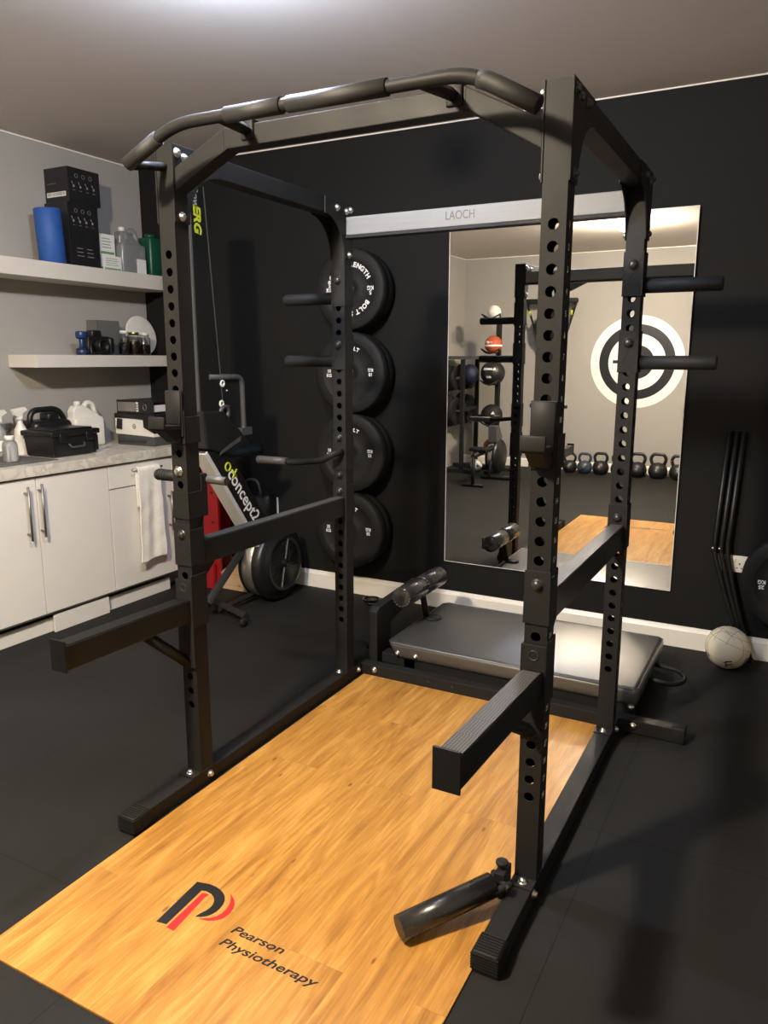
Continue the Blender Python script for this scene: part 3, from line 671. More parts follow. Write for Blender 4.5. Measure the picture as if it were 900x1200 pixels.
bm = B(); prism(bm, [(1.25, 0.03), (1.25, 0.292), (1.275, 0.310), (1.74, 0.335), (1.74, 0.26), (1.40, 0.20), (1.40, 0.03)], 'x', 0.045, 0.095); obj('roller_stand', bm, 'steel', t, 0.004)
bm = B(); box(bm, 0.115, 0.26, 1.262, 1.33, 0.035, 0.085); obj('stand_tongue', bm, 'steel', t, 0.003)
bm = B(); cyl(bm, (0.150, 1.40, 0.330), (0.150, 1.87, 0.330), 0.014, 16); cyl(bm, (0.09, 1.63, 0.31), (0.150, 1.63, 0.330), 0.02, 12); cyl(bm, (0.185, 1.63, 0.168), (0.155, 1.63, 0.33), 0.016, 12); lathe(bm, [(0, 0), (0.045, 0), (0.045, 0.008), (0, 0.012)], (0.225, 1.63, 0.166), 'z', 24); rs = obj('roller_axle', bm, 'steel', t)
for ya, yb2 in ((1.405, 1.618), (1.640, 1.865)):
    bm = B(); lathe(bm, [(0, ya - 0.002), (0.045, ya - 0.002), (0.054, ya + 0.006), (0.054, yb2 - 0.006), (0.047, yb2), (0, yb2)], (0.150, 0, 0.330), 'y', 36); r_ = obj('foam_roller_pad', bm, 'vinyl_gloss', rs)
    bm = B()
    for k in range(18):
        a = 2 * PI * k / 18
        ball(bm, (0.150 + 0.046 * math.cos(a), ya - 0.001, 0.330 + 0.046 * math.sin(a)), 0.0065, 8, 6)
    obj('stitched_gathers', bm, 'vinyl_gloss', r_)
bm = B(); lathe(bm, [(0, -0.012), (0.030, -0.012), (0.033, -0.008), (0.033, 0.008), (0.030, 0.012), (0, 0.012)], (0.025, 1.31, 0.10), 'x', 24); wl = obj('transport_wheel', bm, 'rubber', t)
cyl_b = B(); cyl(cyl_b, (0.025, 1.31, 0.10), (0.06, 1.31, 0.10), 0.008, 12); obj('wheel_axle', cyl_b, 'zinc', wl)
bm = B(); tube(bm, smooth_path([(1.34, 1.50, 0.105), (1.44, 1.50, 0.098), (1.485, 1.56, 0.095), (1.485, 1.63, 0.095), (1.44, 1.69, 0.098), (1.34, 1.69, 0.105)], 0.05, 6), 0.0105, 14); obj('end_handle', bm, 'steel', t)

# ================================================================= VOLLEYBALL
BC = Vector((1.625, 2.09, 0.106)); BR = 0.105
t = thing('volleyball', 'cream leather ball resting on the mats against the skirting board', 'ball', (BC.x, BC.y, 0))
bm = B(); ball(bm, BC, BR, 48, 32); sph = obj('leather_shell', bm, 'ball', t)
bm = B()
def gcirc(n_, off, rr=0.0012, a0=0, a1=360, N=56):
    n_ = Vector(n_).normalized(); u, v = frame(n_); R_ = math.sqrt(max(0, 1 - off * off))
    pts = [BC + (n_ * off + (u * math.cos(math.radians(a0 + (a1 - a0) * k / N)) + v * math.sin(math.radians(a0 + (a1 - a0) * k / N))) * R_) * (BR + 0.0001) for k in range(N + 1)]
    tube(bm, pts, rr, 5)
for n_, offs, a0, a1 in (((0.35, 0.2, 1), (0.30, 0.68, -0.60), 0, 360), ((1, -0.5, -0.15), (-0.30, 0.30), 150, 330), ((0.1, 1, -0.25), (-0.62, 0.5), 0, 360), ((0.8, 0.6, 0.4), (0.05,), 160, 320)):
    for off in offs: gcirc(n_, off, 0.0009, a0, a1)
obj('panel_seams', bm, 'seam', sph)
bm = B()
dirs = Vector((0.02, -0.86, -0.50)).normalized()
def ballmark(bm, d, body, size, roll, bold=0.012):
    d = Vector(d).normalized(); u = Vector((1, 0, 0)); u = (u - d * u.dot(d)).normalized(); v = d.cross(u)
    u2 = u * math.cos(roll) + v * math.sin(roll); v2 = d.cross(u2)
    tt = B(); text(tt, body, size, Matrix.Identity(4), bold=bold * size, depth=0.0002)
    for q in tt.verts:
        p = d + (u2 * q.co.x + v2 * q.co.y) / BR; q.co = BC + p.normalized() * (BR + 0.0006 + q.co.z)
    merge(bm, tt)
ballmark(bm, (0.10, -0.83, -0.55), 'm', 0.075, math.radians(100)); ballmark(bm, (0.85, -0.45, -0.42), 'm', 0.055, math.radians(60)); ballmark(bm, (-0.80, -0.45, -0.35), 'm', 0.05, math.radians(200))
obj('maker_mark', bm, 'black_print', sph)

# ================================================================= WALL PLATES
def arc_text(bm, s, R, a_mid, size, cx, cz, y, bold=0.0, step=None, inward=False):
    """letters clockwise round the circle; a_mid = clock angle (deg, 0 = up) of the middle of the word"""
    wd = {'I': 0.45, ' ': 0.5, 'M': 1.2, 'W': 1.3}
    ws = [wd.get(c, 1.0) * size * 0.74 for c in s]; tot = sum(ws); pos = -tot / 2
    for c, w_ in zip(s, ws):
        a = math.radians(a_mid) + (pos + w_ / 2) / R; pos += w_
        if c == ' ': continue
        o = (cx + math.sin(a) * R, y, cz + math.cos(a) * R)
        text(bm, c, size, basis(o, (math.cos(a), 0, -math.sin(a)), (math.sin(a), 0, math.cos(a))), bold=bold, depth=0.0004)
def plate_set(cx, cz, r, yf, kg, n, big, label, name='bumper_plate', rot=0):
    """n plates stacked on one wall peg: the front one carries the writing"""
    out = []; th = 0.0
    yb_ = YW - 0.03
    thick = (yb_ - yf) / n
    for k in range(n):
        y0 = yf + k * thick; y1 = y0 + thick - 0.003
        rr = r - (0.0 if k == 0 else 0.004)
        t = thing(name, label if k == 0 else label.replace('front ', 'rear ').replace('with its lettering showing', 'hidden behind the lettered one'), 'weight plate', (cx, (y0 + y1) / 2, cz), 'weight plates on the wall pegs')
        bm = B()
        lathe(bm, [(0.026, y0 + 0.012), (0.026, y0 + 0.004), (0.075, y0 + 0.004), (0.082, y0 + 0.008), (r * 0.70, y0 + 0.008), (r * 0.735, y0 + 0.001), (r * 0.75, y0), (rr - 0.008, y0), (rr, y0 + 0.007), (rr, y1 - 0.007), (rr - 0.008, y1), (0.026, y1)], (cx, 0, cz), 'y', 64); obj('rubber_disc', bm, 'rubber', t)
        bm = B(); lathe(bm, [(0.0253, y1), (0.0253, y0 + 0.002), (0.032, y0 + 0.002), (0.032, y0 + 0.0045)], (cx, 0, cz), 'y', 32); obj('steel_hub', bm, 'darkbolt', t)
        if k == 0:
            y = y0 + 0.0077
            def word(fn):
                bm_ = B(); fn(bm_); obj('lettering', bm_, 'white_print', t)
            if big:
                for a in (-6, 190): word(lambda q: arc_text(q, 'BOLT STRENGTH', r * 0.60, a, 0.038, cx, cz, y, bold=0.0016))
            else:
                for a in (10, 190): word(lambda q: arc_text(q, 'BOLT', r * 0.60, a + rot, 0.030, cx, cz, y, bold=0.0012))
            for a in ((-86, 94) if big else (-92 + rot, 88 + rot)):
                def kgs(q):
                    aa = math.radians(a); o = Vector((cx + math.sin(aa) * r * 0.60, y, cz + math.cos(aa) * r * 0.60)); sg = 1 if a < 0 else -1
                    for s_t, dr in ((kg, 0.013), ('KG', -0.013)): text(q, s_t, 0.032 if big else 0.026, basis(o + Vector((0, 0, sg)) * dr, (sg, 0, 0), (0, 0, sg)), bold=0.001, depth=0.0004)
                word(kgs)
            if kg in ('5', '25'):
                bm = B(); prism(bm, [(cx - 0.030, cz + 0.005), (cx - 0.006, cz + 0.024), (cx + 0.005, cz + 0.010), (cx + 0.026, cz - 0.014), (cx + 0.004, cz - 0.004), (cx - 0.012, cz - 0.026)], 'y', y0 - 0.002, y0 + 0.003); obj('red_badge', bm, 'red_print', t)
        out.append(t)
    pg = thing('wall_plate_peg', 'black steel wall peg holding the ' + {'5': 'top', '10': 'second', '15': 'third', '25': 'lowest', '25r': 'right-hand'}[kg if cx < 1 else '25r'] + ' weight plates', 'wall peg', (cx, YW, cz), 'wall pegs for weight plates')
    bm = B(); cyl(bm, (cx, yf - 0.035, cz), (cx, YW - 0.008, cz), 0.0235, 24); obj('peg', bm, 'steel', pg)
    bm = B(); rbox(bm, cx - 0.06, cx + 0.06, YW - 0.008, YW, cz - 0.06, cz + 0.06, 0.002, 2); obj('wall_flange', bm, 'steel', pg)
plate_set(-0.565, 1.912, 0.232, 2.115, '5', 2, True, 'front black weight plate on the top wall peg, with its lettering showing', rot=30)
plate_set(-0.570, 1.428, 0.240, 2.115, '10', 2, False, 'front black weight plate on the second wall peg, with its lettering showing')
plate_set(-0.575, 0.945, 0.240, 2.115, '15', 2, False, 'front black weight plate on the third wall peg, with its lettering showing')
plate_set(-0.582, 0.462, 0.240, 2.105, '25', 2, False, 'front black weight plate on the lowest wall peg, with its lettering showing')
plate_set(1.885, 0.445, 0.235, 2.150, '25', 1, False, 'large black weight plate on the wall right of the plug socket', rot=176)

# ================================================================= BENT BARS LEANING ON THE WALL
for k, (dx, lab) in enumerate(((0.0, 'left one of the bent black steel bars leaning on the wall by the socket'), (0.032, 'middle one of the bent black steel bars leaning on the wall by the socket'), (0.062, 'right one of the bent black steel bars leaning on the wall by the socket'))):
    t = thing('bent_steel_bar', lab, 'steel bar', (1.66 + dx * 0.6, 2.225, 0), 'bent bars leaning by the socket')
    bm = B(); tube(bm, smooth_path([(1.535 + dx * 1.05, 2.262, 1.165), (1.510 + dx, 2.245, 0.555), (1.600 + dx * 0.7, 2.235, 0.28), (1.690 + dx * 0.6, 2.225, 0.013)], 0.06, 5), 0.0125, 14); obj('bar', bm, 'steel_gloss', t)
    bm = B(); lathe(bm, [(0, 0.001), (0.015, 0.001), (0.015, 0.02), (0, 0.02)], (1.690 + dx * 0.6, 2.225, 0), 'z', 14) ; obj('end_cap', bm, 'rubber', t)
    if k < 2:
        bm = B(); cyl(bm, (1.508 + dx, 2.232, 0.575), (1.508 + dx, 2.212, 0.575), 0.005, 8); ball(bm, (1.508 + dx, 2.210, 0.575), 0.007, 8, 6); obj('stud', bm, 'zinc', t)

# small glass dish
t = thing('glass_dish', 'small clear glass dish on the floor behind the ankle rollers', 'dish', (-0.42, 2.12, 0))
bm = B(); lathe(bm, [(0, 0.0005), (0.030, 0.0005), (0.048, 0.022), (0.056, 0.038), (0.053, 0.039), (0.044, 0.022), (0.027, 0.005), (0, 0.005)], (-0.42, 2.12, 0), 'z', 32); obj('bowl', bm, 'glass', t)

# ================================================================= ROWING MACHINE (stored upright by the corner)
def rower():
    t = thing('rowing_machine', 'black rowing machine standing on end in the corner beside the cabinets', 'rowing machine', (-1.1, 1.7, 0))
    xr = -1.0
    # upright monorail
    bm = B(); prism(bm, [(1.285, 1.22), (1.470, 1.20), (1.375, 2.385), (1.272, 2.395)], 'x', xr - 0.115, xr); rl = obj('monorail', bm, 'steel_gloss', t, 0.004)
    bm = B(); prism(bm, [(1.279, 1.22), (1.286, 1.22), (1.273, 2.395), (1.268, 2.395)], 'x', xr - 0.108, xr - 0.004); obj('rail_face', bm, 'grey_plastic', rl)
    bm = B(); prism(bm, [(1.466, 1.23), (1.471, 1.23), (1.377, 2.38), (1.373, 2.38)], 'x', xr, xr + 0.003); obj('edge_trim', bm, 'grey_plastic', rl)
    bm = B(); text(bm, 'ERG', 0.072, basis((xr + 0.001, 1.318, 2.215), (0, 0.02, -1), (0, 1, 0)), bold=0.003, shear=0.2, depth=0.0004, sx=1.05); o = obj('lettering', bm, 'yellow_print', rl); o['label'] = 'yellow-green capital letters'
    bm = B(); text(bm, 'Row', 0.058, basis((xr + 0.001, 1.312, 2.325), (0, 0.02, -1), (0, 1, 0)), bold=0.001, shear=0.2, depth=0.0004); obj('lettering', bm, 'grey_print', rl)
    # rear leg loop
    bm = B(); pts = [(1.40, 1.41), (1.645, 1.405), (1.645, 1.085), (1.42, 1.10)]
    for x in (xr - 0.005, xr - 0.06):
        tube(bm, smooth_path([(x, 1.36, 1.412), (x, 1.645, 1.408), (x, 1.650, 1.085), (x, 1.43, 1.10)], 0.05, 6), 0.0155, 12)
    lp = obj('rear_leg_loop', bm, 'grey_plastic', t)
    bm = B(); box(bm, xr - 0.045, xr - 0.012, 1.40, 1.635, 1.10, 1.40); obj('loop_web', bm, 'black_plastic', lp, 0.004)
    for (y, z, r) in ((1.468, 1.375, 0.020), (1.455, 1.265, 0.020)):
        bm = B(); lathe(bm, [(r * 0.45, -0.016), (r, -0.016), (r, 0.004), (r * 0.45, 0.006), (r * 0.45, -0.016)], (xr, y, z), 'x', 20); obj('roller_wheel', bm, 'white_plastic', lp)
    for (y, z) in ((1.515, 1.335), (1.525, 1.245)):
        bm = B(); ball(bm, (xr - 0.009, y, z), 0.007, 10, 8); obj('bolt', bm, 'zinc', lp)
    # hood
    bm = B(); prism(bm, [(1.275, 1.235), (1.455, 1.225), (1.60, 1.10), (1.745, 0.965), (1.63, 0.935), (1.30, 1.03)], 'x', xr - 0.12, xr + 0.02); hd = obj('chain_housing', bm, 'black_plastic', t, 0.012, 3)
    bm = B(); prism(bm, [(1.395, 0.985), (1.41, 1.005), (1.585, 1.075), (1.585, 1.050)], 'x', xr + 0.02, xr + 0.023); obj('strap', bm, 'grey_plastic', hd)
    bm = B(); lathe(bm, [(0.022, -0.02), (0.045, -0.02), (0.045, 0.012), (0.022, 0.014), (0.022, -0.02)], (xr, 1.475, 1.215), 'x', 24); obj('hinge_ring', bm, 'grey_plastic', hd)
    bm = B(); box(bm, xr - 0.03, xr + 0.018, 1.60, 1.70, 1.075, 1.12); obj('chain_guide', bm, 'grey_plastic', hd, 0.004)
    bm = B()
    for z in (1.13,): ball(bm, (xr + 0.0, 1.245, z), 0.012, 10, 8)
    obj('white_stud', bm, 'white_plastic', hd)
    bm = B(); tube(bm, smooth_path([(xr - 0.03, 1.50, 0.975), (xr + 0.02, 1.60, 0.985), (xr + 0.04, 1.69, 0.99), (xr + 0.045, 1.73, 0.985)], 0.05, 4), 0.03, 16, radii=None); obj('handle_tip', bm, 'bluetip', hd)
    # main beam
    d = Vector((0, 0.585, -0.81)).normalized(); n_ = Vector((0, 0.81, 0.585)).normalized()
    P0 = Vector((0, 1.30, 1.0)); P1 = P0 + d * 0.80; w_ = 0.165
    bm = B(); prism(bm, [(P0.y, P0.z), (P1.y, P1.z), ((P1 + n_ * w_).y, (P1 + n_ * w_).z), ((P0 + n_ * w_).y, (P0 + n_ * w_).z)], 'x', xr - 0.09, xr); mb = obj('main_beam', bm, 'steel_gloss', t, 0.006)
    bm = B(); Q0 = P0 + n_ * -0.004; Q1 = P1 + n_ * -0.004; q = 0.026
    prism(bm, [(Q0.y, Q0.z), (Q1.y, Q1.z), ((Q1 + n_ * q).y, (Q1 + n_ * q).z), ((Q0 + n_ * q).y, (Q0 + n_ * q).z)], 'x', xr - 0.088, xr + 0.004); obj('side_strip', bm, 'alu', mb, 0.002)
    c = P0 + d * 0.415 + n_ * 0.098; bm = B(); text(bm, 'concept2', 0.108, basis((xr + 0.001, c.y, c.z), d, n_), bold=0.0015, depth=0.0004); obj('lettering', bm, 'white_print', mb)
    c = P0 + d * 0.185 + n_ * 0.098; bm = B()
    tt = B(); ring(tt, (0, 0, 0), 0.022, 0.006, 'x', 28, 6); merge(bm, tt, Matrix.Translation((xr + 0.0, c.y, c.z)))
    tube(bm, [(xr + 0.001, c.y + 0.03, c.z - 0.02), (xr + 0.001, c.y + 0.075, c.z - 0.065)], 0.006, 6); tube(bm, [(xr + 0.001, c.y + 0.075, c.z - 0.022), (xr + 0.001, c.y + 0.035, c.z - 0.07)], 0.006, 6)
    obj('emblem', bm, 'yellow_print', mb)
    # brace and feet
    bm = B(); tube(bm, [(xr - 0.12, 1.40, 0.10), (xr - 0.12, 1.83, 0.42)], 0.032, 4); br_ = obj('brace', bm, 'steel', t, 0.003)
    bm = B(); tube(bm, [(-1.12, 1.50, 0.035), (-1.10, 2.0, 0.06)], 0.020, 4); obj('floor_strut', bm, 'steel', t, 0.003)
    bm = B(); tube(bm, [(-1.30, 1.60, 0.055), (-0.865, 1.435, 0.055)], 0.028, 4); fb = obj('front_foot', bm, 'steel', t, 0.004)
    for (x, y) in ((-1.29, 1.585), (-0.87, 1.425)):
        bm = B(); lathe(bm, [(0, -0.012), (0.022, -0.012), (0.025, -0.006), (0.025, 0.006), (0.022, 0.012), (0, 0.012)], (x, y - 0.01, 0.0255), 'x', 20); obj('caster_wheel', bm, 'rubber', fb)
    # flywheel
    c = (0, 1.935, 0.245); K = 1.20; OX = 0.085
    def sp(pr_): return [(r_0 * K, h_0 + OX) for r_0, h_0 in pr_]
    bm = B(); lathe(bm, sp([(0, -1.235), (0.150, -1.235), (0.185, -1.222), (0.196, -1.205), (0.196, -1.196), (0.188, -1.194), (0.188, -1.115), (0.196, -1.113), (0.200, -1.100), (0.200, -1.06), (0.185, -1.045), (0.155, -1.035), (0.150, -1.022), (0.135, -1.020), (0.130, -1.030), (0, -1.030)]), c, 'x', 56); fw = obj('flywheel_housing', bm, 'black_plastic', t)
    bm = B(); lathe(bm, sp([(0.1885, -1.1935), (0.1905, -1.1915), (0.1905, -1.1175), (0.1885, -1.1155)]), c, 'x', 56); o = obj('perforated_ring', bm, 'grey_ring', fw); o['label'] = 'silver-grey perforated ring'
    bm = B(); lathe(bm, sp([(0, -1.012), (0.020, -1.012), (0.022, -1.028), (0.126, -1.029)]), c, 'x', 32)
    for k in range(28):
        a = 2 * PI * k / 28; tube(bm, [(-1.0285 + OX, c[1] + 0.035 * math.cos(a), c[2] + 0.035 * math.sin(a)), (-1.0285 + OX, c[1] + 0.145 * math.cos(a + 0.15), c[2] + 0.145 * math.sin(a + 0.15))], 0.0016, 4)
    obj('side_grille', bm, 'steel_gloss', fw)
    bm = B(); box(bm, -1.0265 + OX, -1.0255 + OX, c[1] - 0.007, c[1] + 0.007, c[2] - 0.155, c[2] + 0.155)
    for s in (-1, 1):
        for k in range(12):
            q = s * (0.035 + k * 0.0098); ball(bm, (-1.0255 + OX, c[1], c[2] + q), 0.0026, 6, 4)
    for v in bm.verts:
        dz = v.co.z - c[2]; dy = v.co.y - c[1]; v.co.y = c[1] + dy * 0.97 + dz * 0.25; v.co.z = c[2] + dz * 0.97 - dy * 0.25
    obj('damper_scale', bm, 'grey_print', fw)
    bm = B(); tube(bm, smooth_path([(-1.03 + OX, 1.945, 0.43), (-1.01 + OX, 1.98, 0.475), (-1.01 + OX, 1.985, 0.50), (-1.04 + OX, 1.975, 0.515)], 0.02, 4), 0.008, 10); obj('damper_lever', bm, 'grey_plastic', fw)
    bm = B(); prism(bm, [(1.60, 0.48), (1.78, 0.62), (2.08, 0.44), (1.92, 0.34)], 'x', xr - 0.12, xr - 0.03); obj('neck_cover', bm, 'black_plastic', t, 0.01)
rower()

# small round-mark sign behind the rower
NX = -1.30
t = thing('paper_notice', 'small white notice with a black ring behind the rowing machine', 'notice', (NX, YW, 0.57))
bm = B(); box(bm, NX - 0.065, NX + 0.065, YW - 0.003, YW, 0.455, 0.585); obj('sheet', bm, 'paper', t)
bm = B(); lathe(bm, [(0.016, 0), (0.030, 0), (0.030, -0.001), (0.016, -0.001), (0.016, 0)], (NX + 0.01, YW - 0.003, 0.52), 'y', 28); obj('printed_ring', bm, 'black_print', t)

# red stand, cardboard box, kit bag
t = thing('red_metal_stand', 'red painted metal stand at the end of the cabinets, behind the front left upright', 'metal stand', (-1.55, 2.05, 0))
bm = B(); prism(bm, [(-1.60, 1.94), (-1.475, 1.94), (-1.475, 1.965), (-1.585, 1.965), (-1.585, 2.20), (-1.60, 2.20)], 'z', 0.03, 0.86); obj('column', bm, 'red', t, 0.003)
bm = B(); box(bm, -1.60, -1.50, 1.90, 2.24, 0, 0.03); box(bm, -1.60, -1.50, 1.90, 1.93, 0.03, 0.17); obj('foot', bm, 'red', t, 0.003)
bm = B(); tube(bm, [(-1.62, 1.93, 0.74), (-1.49, 1.93, 0.75)], 0.022, 14); obj('cross_tube', bm, 'grey_plastic', t)
for z in (0.25, 0.45, 0.65): bolt((-1.52, 1.94, z), (0, -1, 0), t, 'darkbolt', 0.007)
t = thing('cardboard_box', 'flat brown cardboard box on the floor behind the rowing machine brace', 'box', (-1.33, 2.08, 0))
bm = B(); box(bm, -1.470, -1.225, 1.945, 2.255, 0.0, 0.105); obj('box_body', bm, 'cardboard', t, 0.002)
bm = B(); box(bm, -1.472, -1.223, 1.943, 2.257, 0.105, 0.112); prism(bm, [(1.943, 0.110), (1.943, 0.113), (2.257, 0.205), (2.257, 0.202)], 'x', -1.472, -1.223); obj('flap', bm, 'cardboard', t)
bm = B(); box(bm, -1.455, -1.25, 1.9442, 1.945, 0.030, 0.033); box(bm, -1.33, -1.31, 1.9442, 1.945, 0.030, 0.045); obj('printed_line', bm, 'grey_print', t)
t = thing('kit_bag', 'black kit bag behind the rowing machine beam, next to the red stand', 'bag', (-1.33, 2.2, 0.21))
bm = B(); rbox(bm, -1.45, -1.23, 2.165, 2.275, 0.245, 0.62, 0.03, 4); obj('bag_body', bm, 'black_plastic', t)
bm = B(); tube(bm, smooth_path([(-1.42, 2.16, 0.60), (-1.40, 2.15, 0.72), (-1.30, 2.15, 0.72), (-1.28, 2.16, 0.60)], 0.05, 5), 0.009, 8); obj('carry_strap', bm, 'grey_plastic', t)
bm = B()
for x, z in ((-1.38, 0.42), (-1.30, 0.36), (-1.26, 0.44)): ball(bm, (x, 2.163, z), 0.012, 10, 8)
obj('buckle', bm, 'chrome', t)

# ================================================================= CABINETS
def door_panel(parent, name, y0, y1, z0, z1):
    bm = B(); box(bm, -1.738, -1.720, y0 + 0.0028, y1 - 0.0028, z0, z1); return obj(name, bm, 'cab', parent, 0.0012)
def vhandle(parent, y, z0, z1):
    bm = B(); cyl(bm, (-1.685, y, z0), (-1.685, y, z1), 0.0062, 14)
    for z in (z0 + 0.035, z1 - 0.035): cyl(bm, (-1.7195, y, z), (-1.683, y, z), 0.0052, 10); 
    obj('handle', bm, 'chrome', parent)
t = thing('base_cabinet', 'pale grey double-door base cabinet under the tool box', 'cabinet', (-2.04, 0.78, 0), 'base cabinets')
bm = B(); box(bm, XL + 0.004, -1.739, 0.29, 1.272, 0.11, 0.895); obj('carcass', bm, 'cab_dark', t)
d = door_panel(t, 'door', 0.29, 0.780, 0.128, 0.886); vhandle(d, 0.706, 0.560, 0.850)
d = door_panel(t, 'door', 0.780, 1.272, 0.128, 0.886); vhandle(d, 0.790, 0.565, 0.855)
t = thing('base_cabinet', 'pale grey base cabinet with one drawer over a door, nearest the rack', 'cabinet', (-2.04, 1.53, 0), 'base cabinets')
bm = B(); box(bm, XL + 0.004, -1.739, 1.274, 1.788, 0.11, 0.895); obj('carcass', bm, 'cab_dark', t)
d = door_panel(t, 'door', 1.274, 1.788, 0.128, 0.742); vhandle(d, 1.748, 0.415, 0.675)
d = door_panel(t, 'drawer', 1.274, 1.788, 0.750, 0.886)
bm = B(); cyl(bm, (-1.685, 1.425, 0.845), (-1.685, 1.675, 0.845), 0.0062, 14)
for y in (1.46, 1.64): cyl(bm, (-1.7195, y, 0.845), (-1.683, y, 0.845), 0.0052, 10)
obj('handle', bm, 'chrome', d)
t = thing('base_cabinet', 'narrow pale filler cabinet hidden behind the front left upright, by the corner', 'cabinet', (-2.04, 1.92, 0), 'base cabinets')
bm = B(); box(bm, XL + 0.004, -1.739, 1.790, 2.050, 0.11, 0.895); box(bm, -2.20, -1.86, 1.82, 2.04, 0.0, 0.11); obj('carcass', bm, 'cab_dark', t)
d = door_panel(t, 'door', 1.790, 2.050, 0.128, 0.886)
t = thing('base_cabinet', 'pale grey base cabinet at the cut-off left end of the row', 'cabinet', (-2.04, -0.1, 0), 'base cabinets')
bm = B(); box(bm, XL + 0.004, -1.739, -0.50, 0.288, 0.11, 0.895); obj('carcass', bm, 'cab_dark', t)
d = door_panel(t, 'door', -0.50, 0.288, 0.128, 0.886); vhandle(d, -0.43, 0.560, 0.850)
for lab, a in (('long pale kickboard under the cabinets, lying back in shadow', (-1.782, -1.768, -0.50, 1.775, 0.0, 0.080)), ('short pale kickboard piece standing proud under the middle doors', (-1.752, -1.738, 0.84, 1.23, 0.0, 0.100))):
    t = thing('kickboard', lab, 'kickboard', (a[0], a[2], 0))
    bm = B(); box(bm, *a); obj('board', bm, 'cab', t, 0.001)
t = thing('countertop', 'pale marble-look countertop running over the cabinets', 'countertop', (-2.0, 0.8, 0.9))
bm = B(); box(bm, XL, -1.700, -0.50, 2.075, 0.897, 0.953); obj('slab', bm, 'marble', t, 0.002)
t = thing('draining_board', 'dark grooved draining board set on the counter beside the spray bottles', 'draining board', (-1.95, 0.75, 0.953))
bm = B(); rbox(bm, -2.20, -1.80, 0.30, 1.00, 0.9532, 0.9575, 0.001, 1)
for k in range(12): box(bm, -2.18, -1.82, 0.35 + k * 0.052, 0.362 + k * 0.052, 0.9575, 0.9595)
obj('grooved_plate', bm, 'grey_box', t)

# towel on the drawer handle
t = thing('hand_towel', 'cream hand towel hanging from the drawer handle', 'towel', (-1.68, 1.55, 0.85))
bm = B(); nu, nv = 48, 70; grid = []
for j in range(nv + 1):
    row = []; v_ = j / nv
    for i in range(nu + 1):
        u_ = i / nu
        L_ = v_ * 0.86          # arc length over the handle
        back = 0.24
        ya = 1.457 + u_ * (0.186 + 0.05 * max(0, v_ - 0.3)) - 0.018 * max(0, v_ - 0.3)
        fold = 0.006 * math.sin(u_ * 5.5 + 0.6 + v_) + 0.002 * math.sin(u_ * 14 + 4.0 * v_) + 0.0012 * math.sin(v_ * 37 + 5 * u_)
        if L_ < back: x = -1.694 - 0.003 + fold * 0.3; z = 0.853 - (back - L_)
        elif L_ < back + 0.034:
            a = PI * (L_ - back) / 0.034; x = -1.685 - 0.0115 * math.cos(a) + fold * 0.25; z = 0.853 + 0.0115 * math.sin(a)
        else: 
            dn = L_ - back - 0.034; x = -1.6735 + fold * min(1, dn * 5) + 0.004; z = 0.853 - dn
        z -= 0.006 * math.sin(u_ * 5 + 1) * (1 if L_ > back else 0) * v_
        row.append(bm.verts.new((x, ya + 0.002 * math.sin(v_ * 23), z)))
    grid.append(row)
for j in range(nv):
    for i in range(nu):
        f = bm.faces.new((grid[j][i], grid[j][i + 1], grid[j + 1][i + 1], grid[j + 1][i])); f.smooth = True
tw = obj('terry_cloth', bm, 'towel', t); so = tw.modifiers.new('thick', 'SOLIDIFY'); so.thickness = 0.004

# tool box
ZC = 0.953
t = thing('tool_box', 'black plastic tool box with latched lid on the counter', 'tool box', (-1.99, 1.19, ZC))
bm = B(); v = box(bm, -2.11, -1.865, 1.02, 1.345, ZC + 0.004, ZC + 0.125)
for q in v:
    if q.co.z < 1.0: q.co.x += 0.010 if q.co.x < -2 else -0.010; q.co.y += 0.010 if q.co.y < 1.2 else -0.010
bd = obj('box_body', bm, 'black_plastic', t, 0.006, 3)
bm = B(); rbox(bm, -2.12, -1.855, 1.01, 1.355, ZC + 0.120, ZC + 0.150, 0.006, 2); rbox(bm, -2.09, -1.885, 1.04, 1.325, ZC + 0.148, ZC + 0.160, 0.005, 2); obj('lid', bm, 'black_plastic', t)
bm = B()
for y in (1.035, 1.33):
    bm = B(); box(bm, -1.868, -1.862, y - 0.012, y + 0.012, ZC + 0.02, ZC + 0.11); obj('corner_rib', bm, 'black_plastic', t)
for y in (1.09, 1.275):
    bm = B(); rbox(bm, -1.866, -1.850, y - 0.025, y + 0.025, ZC + 0.085, ZC + 0.135, 0.003, 2); obj('latch', bm, 'black_plastic', t)
bm = B(); tube(bm, smooth_path([(-1.862, 1.13, ZC + 0.075), (-1.852, 1.14, ZC + 0.055), (-1.852, 1.23, ZC + 0.055), (-1.862, 1.24, ZC + 0.075)], 0.01, 3), 0.006, 10); obj('carry_handle', bm, 'grey_plastic', t)
# black bag with handle
t = thing('carry_case', 'black soft case with an arched handle behind the tool box', 'case', (-2.24, 1.22, ZC))
bm = B(); rbox(bm, -2.325, -2.14, 1.13, 1.41, ZC, ZC + 0.19, 0.035, 4); obj('case_body', bm, 'black_plastic', t)
bm = B(); tube(bm, smooth_path([(-2.20, 1.135, ZC + 0.14), (-2.20, 1.15, ZC + 0.252), (-2.20, 1.35, ZC + 0.255), (-2.20, 1.412, ZC + 0.14)], 0.07, 7), 0.0175, 14); obj('arched_handle', bm, 'black_plastic', t)
bm = B(); rbox(bm, -2.25, -2.16, 1.24, 1.33, ZC + 0.18, ZC + 0.235, 0.02, 3); obj('top_pocket', bm, 'black_plastic', t)
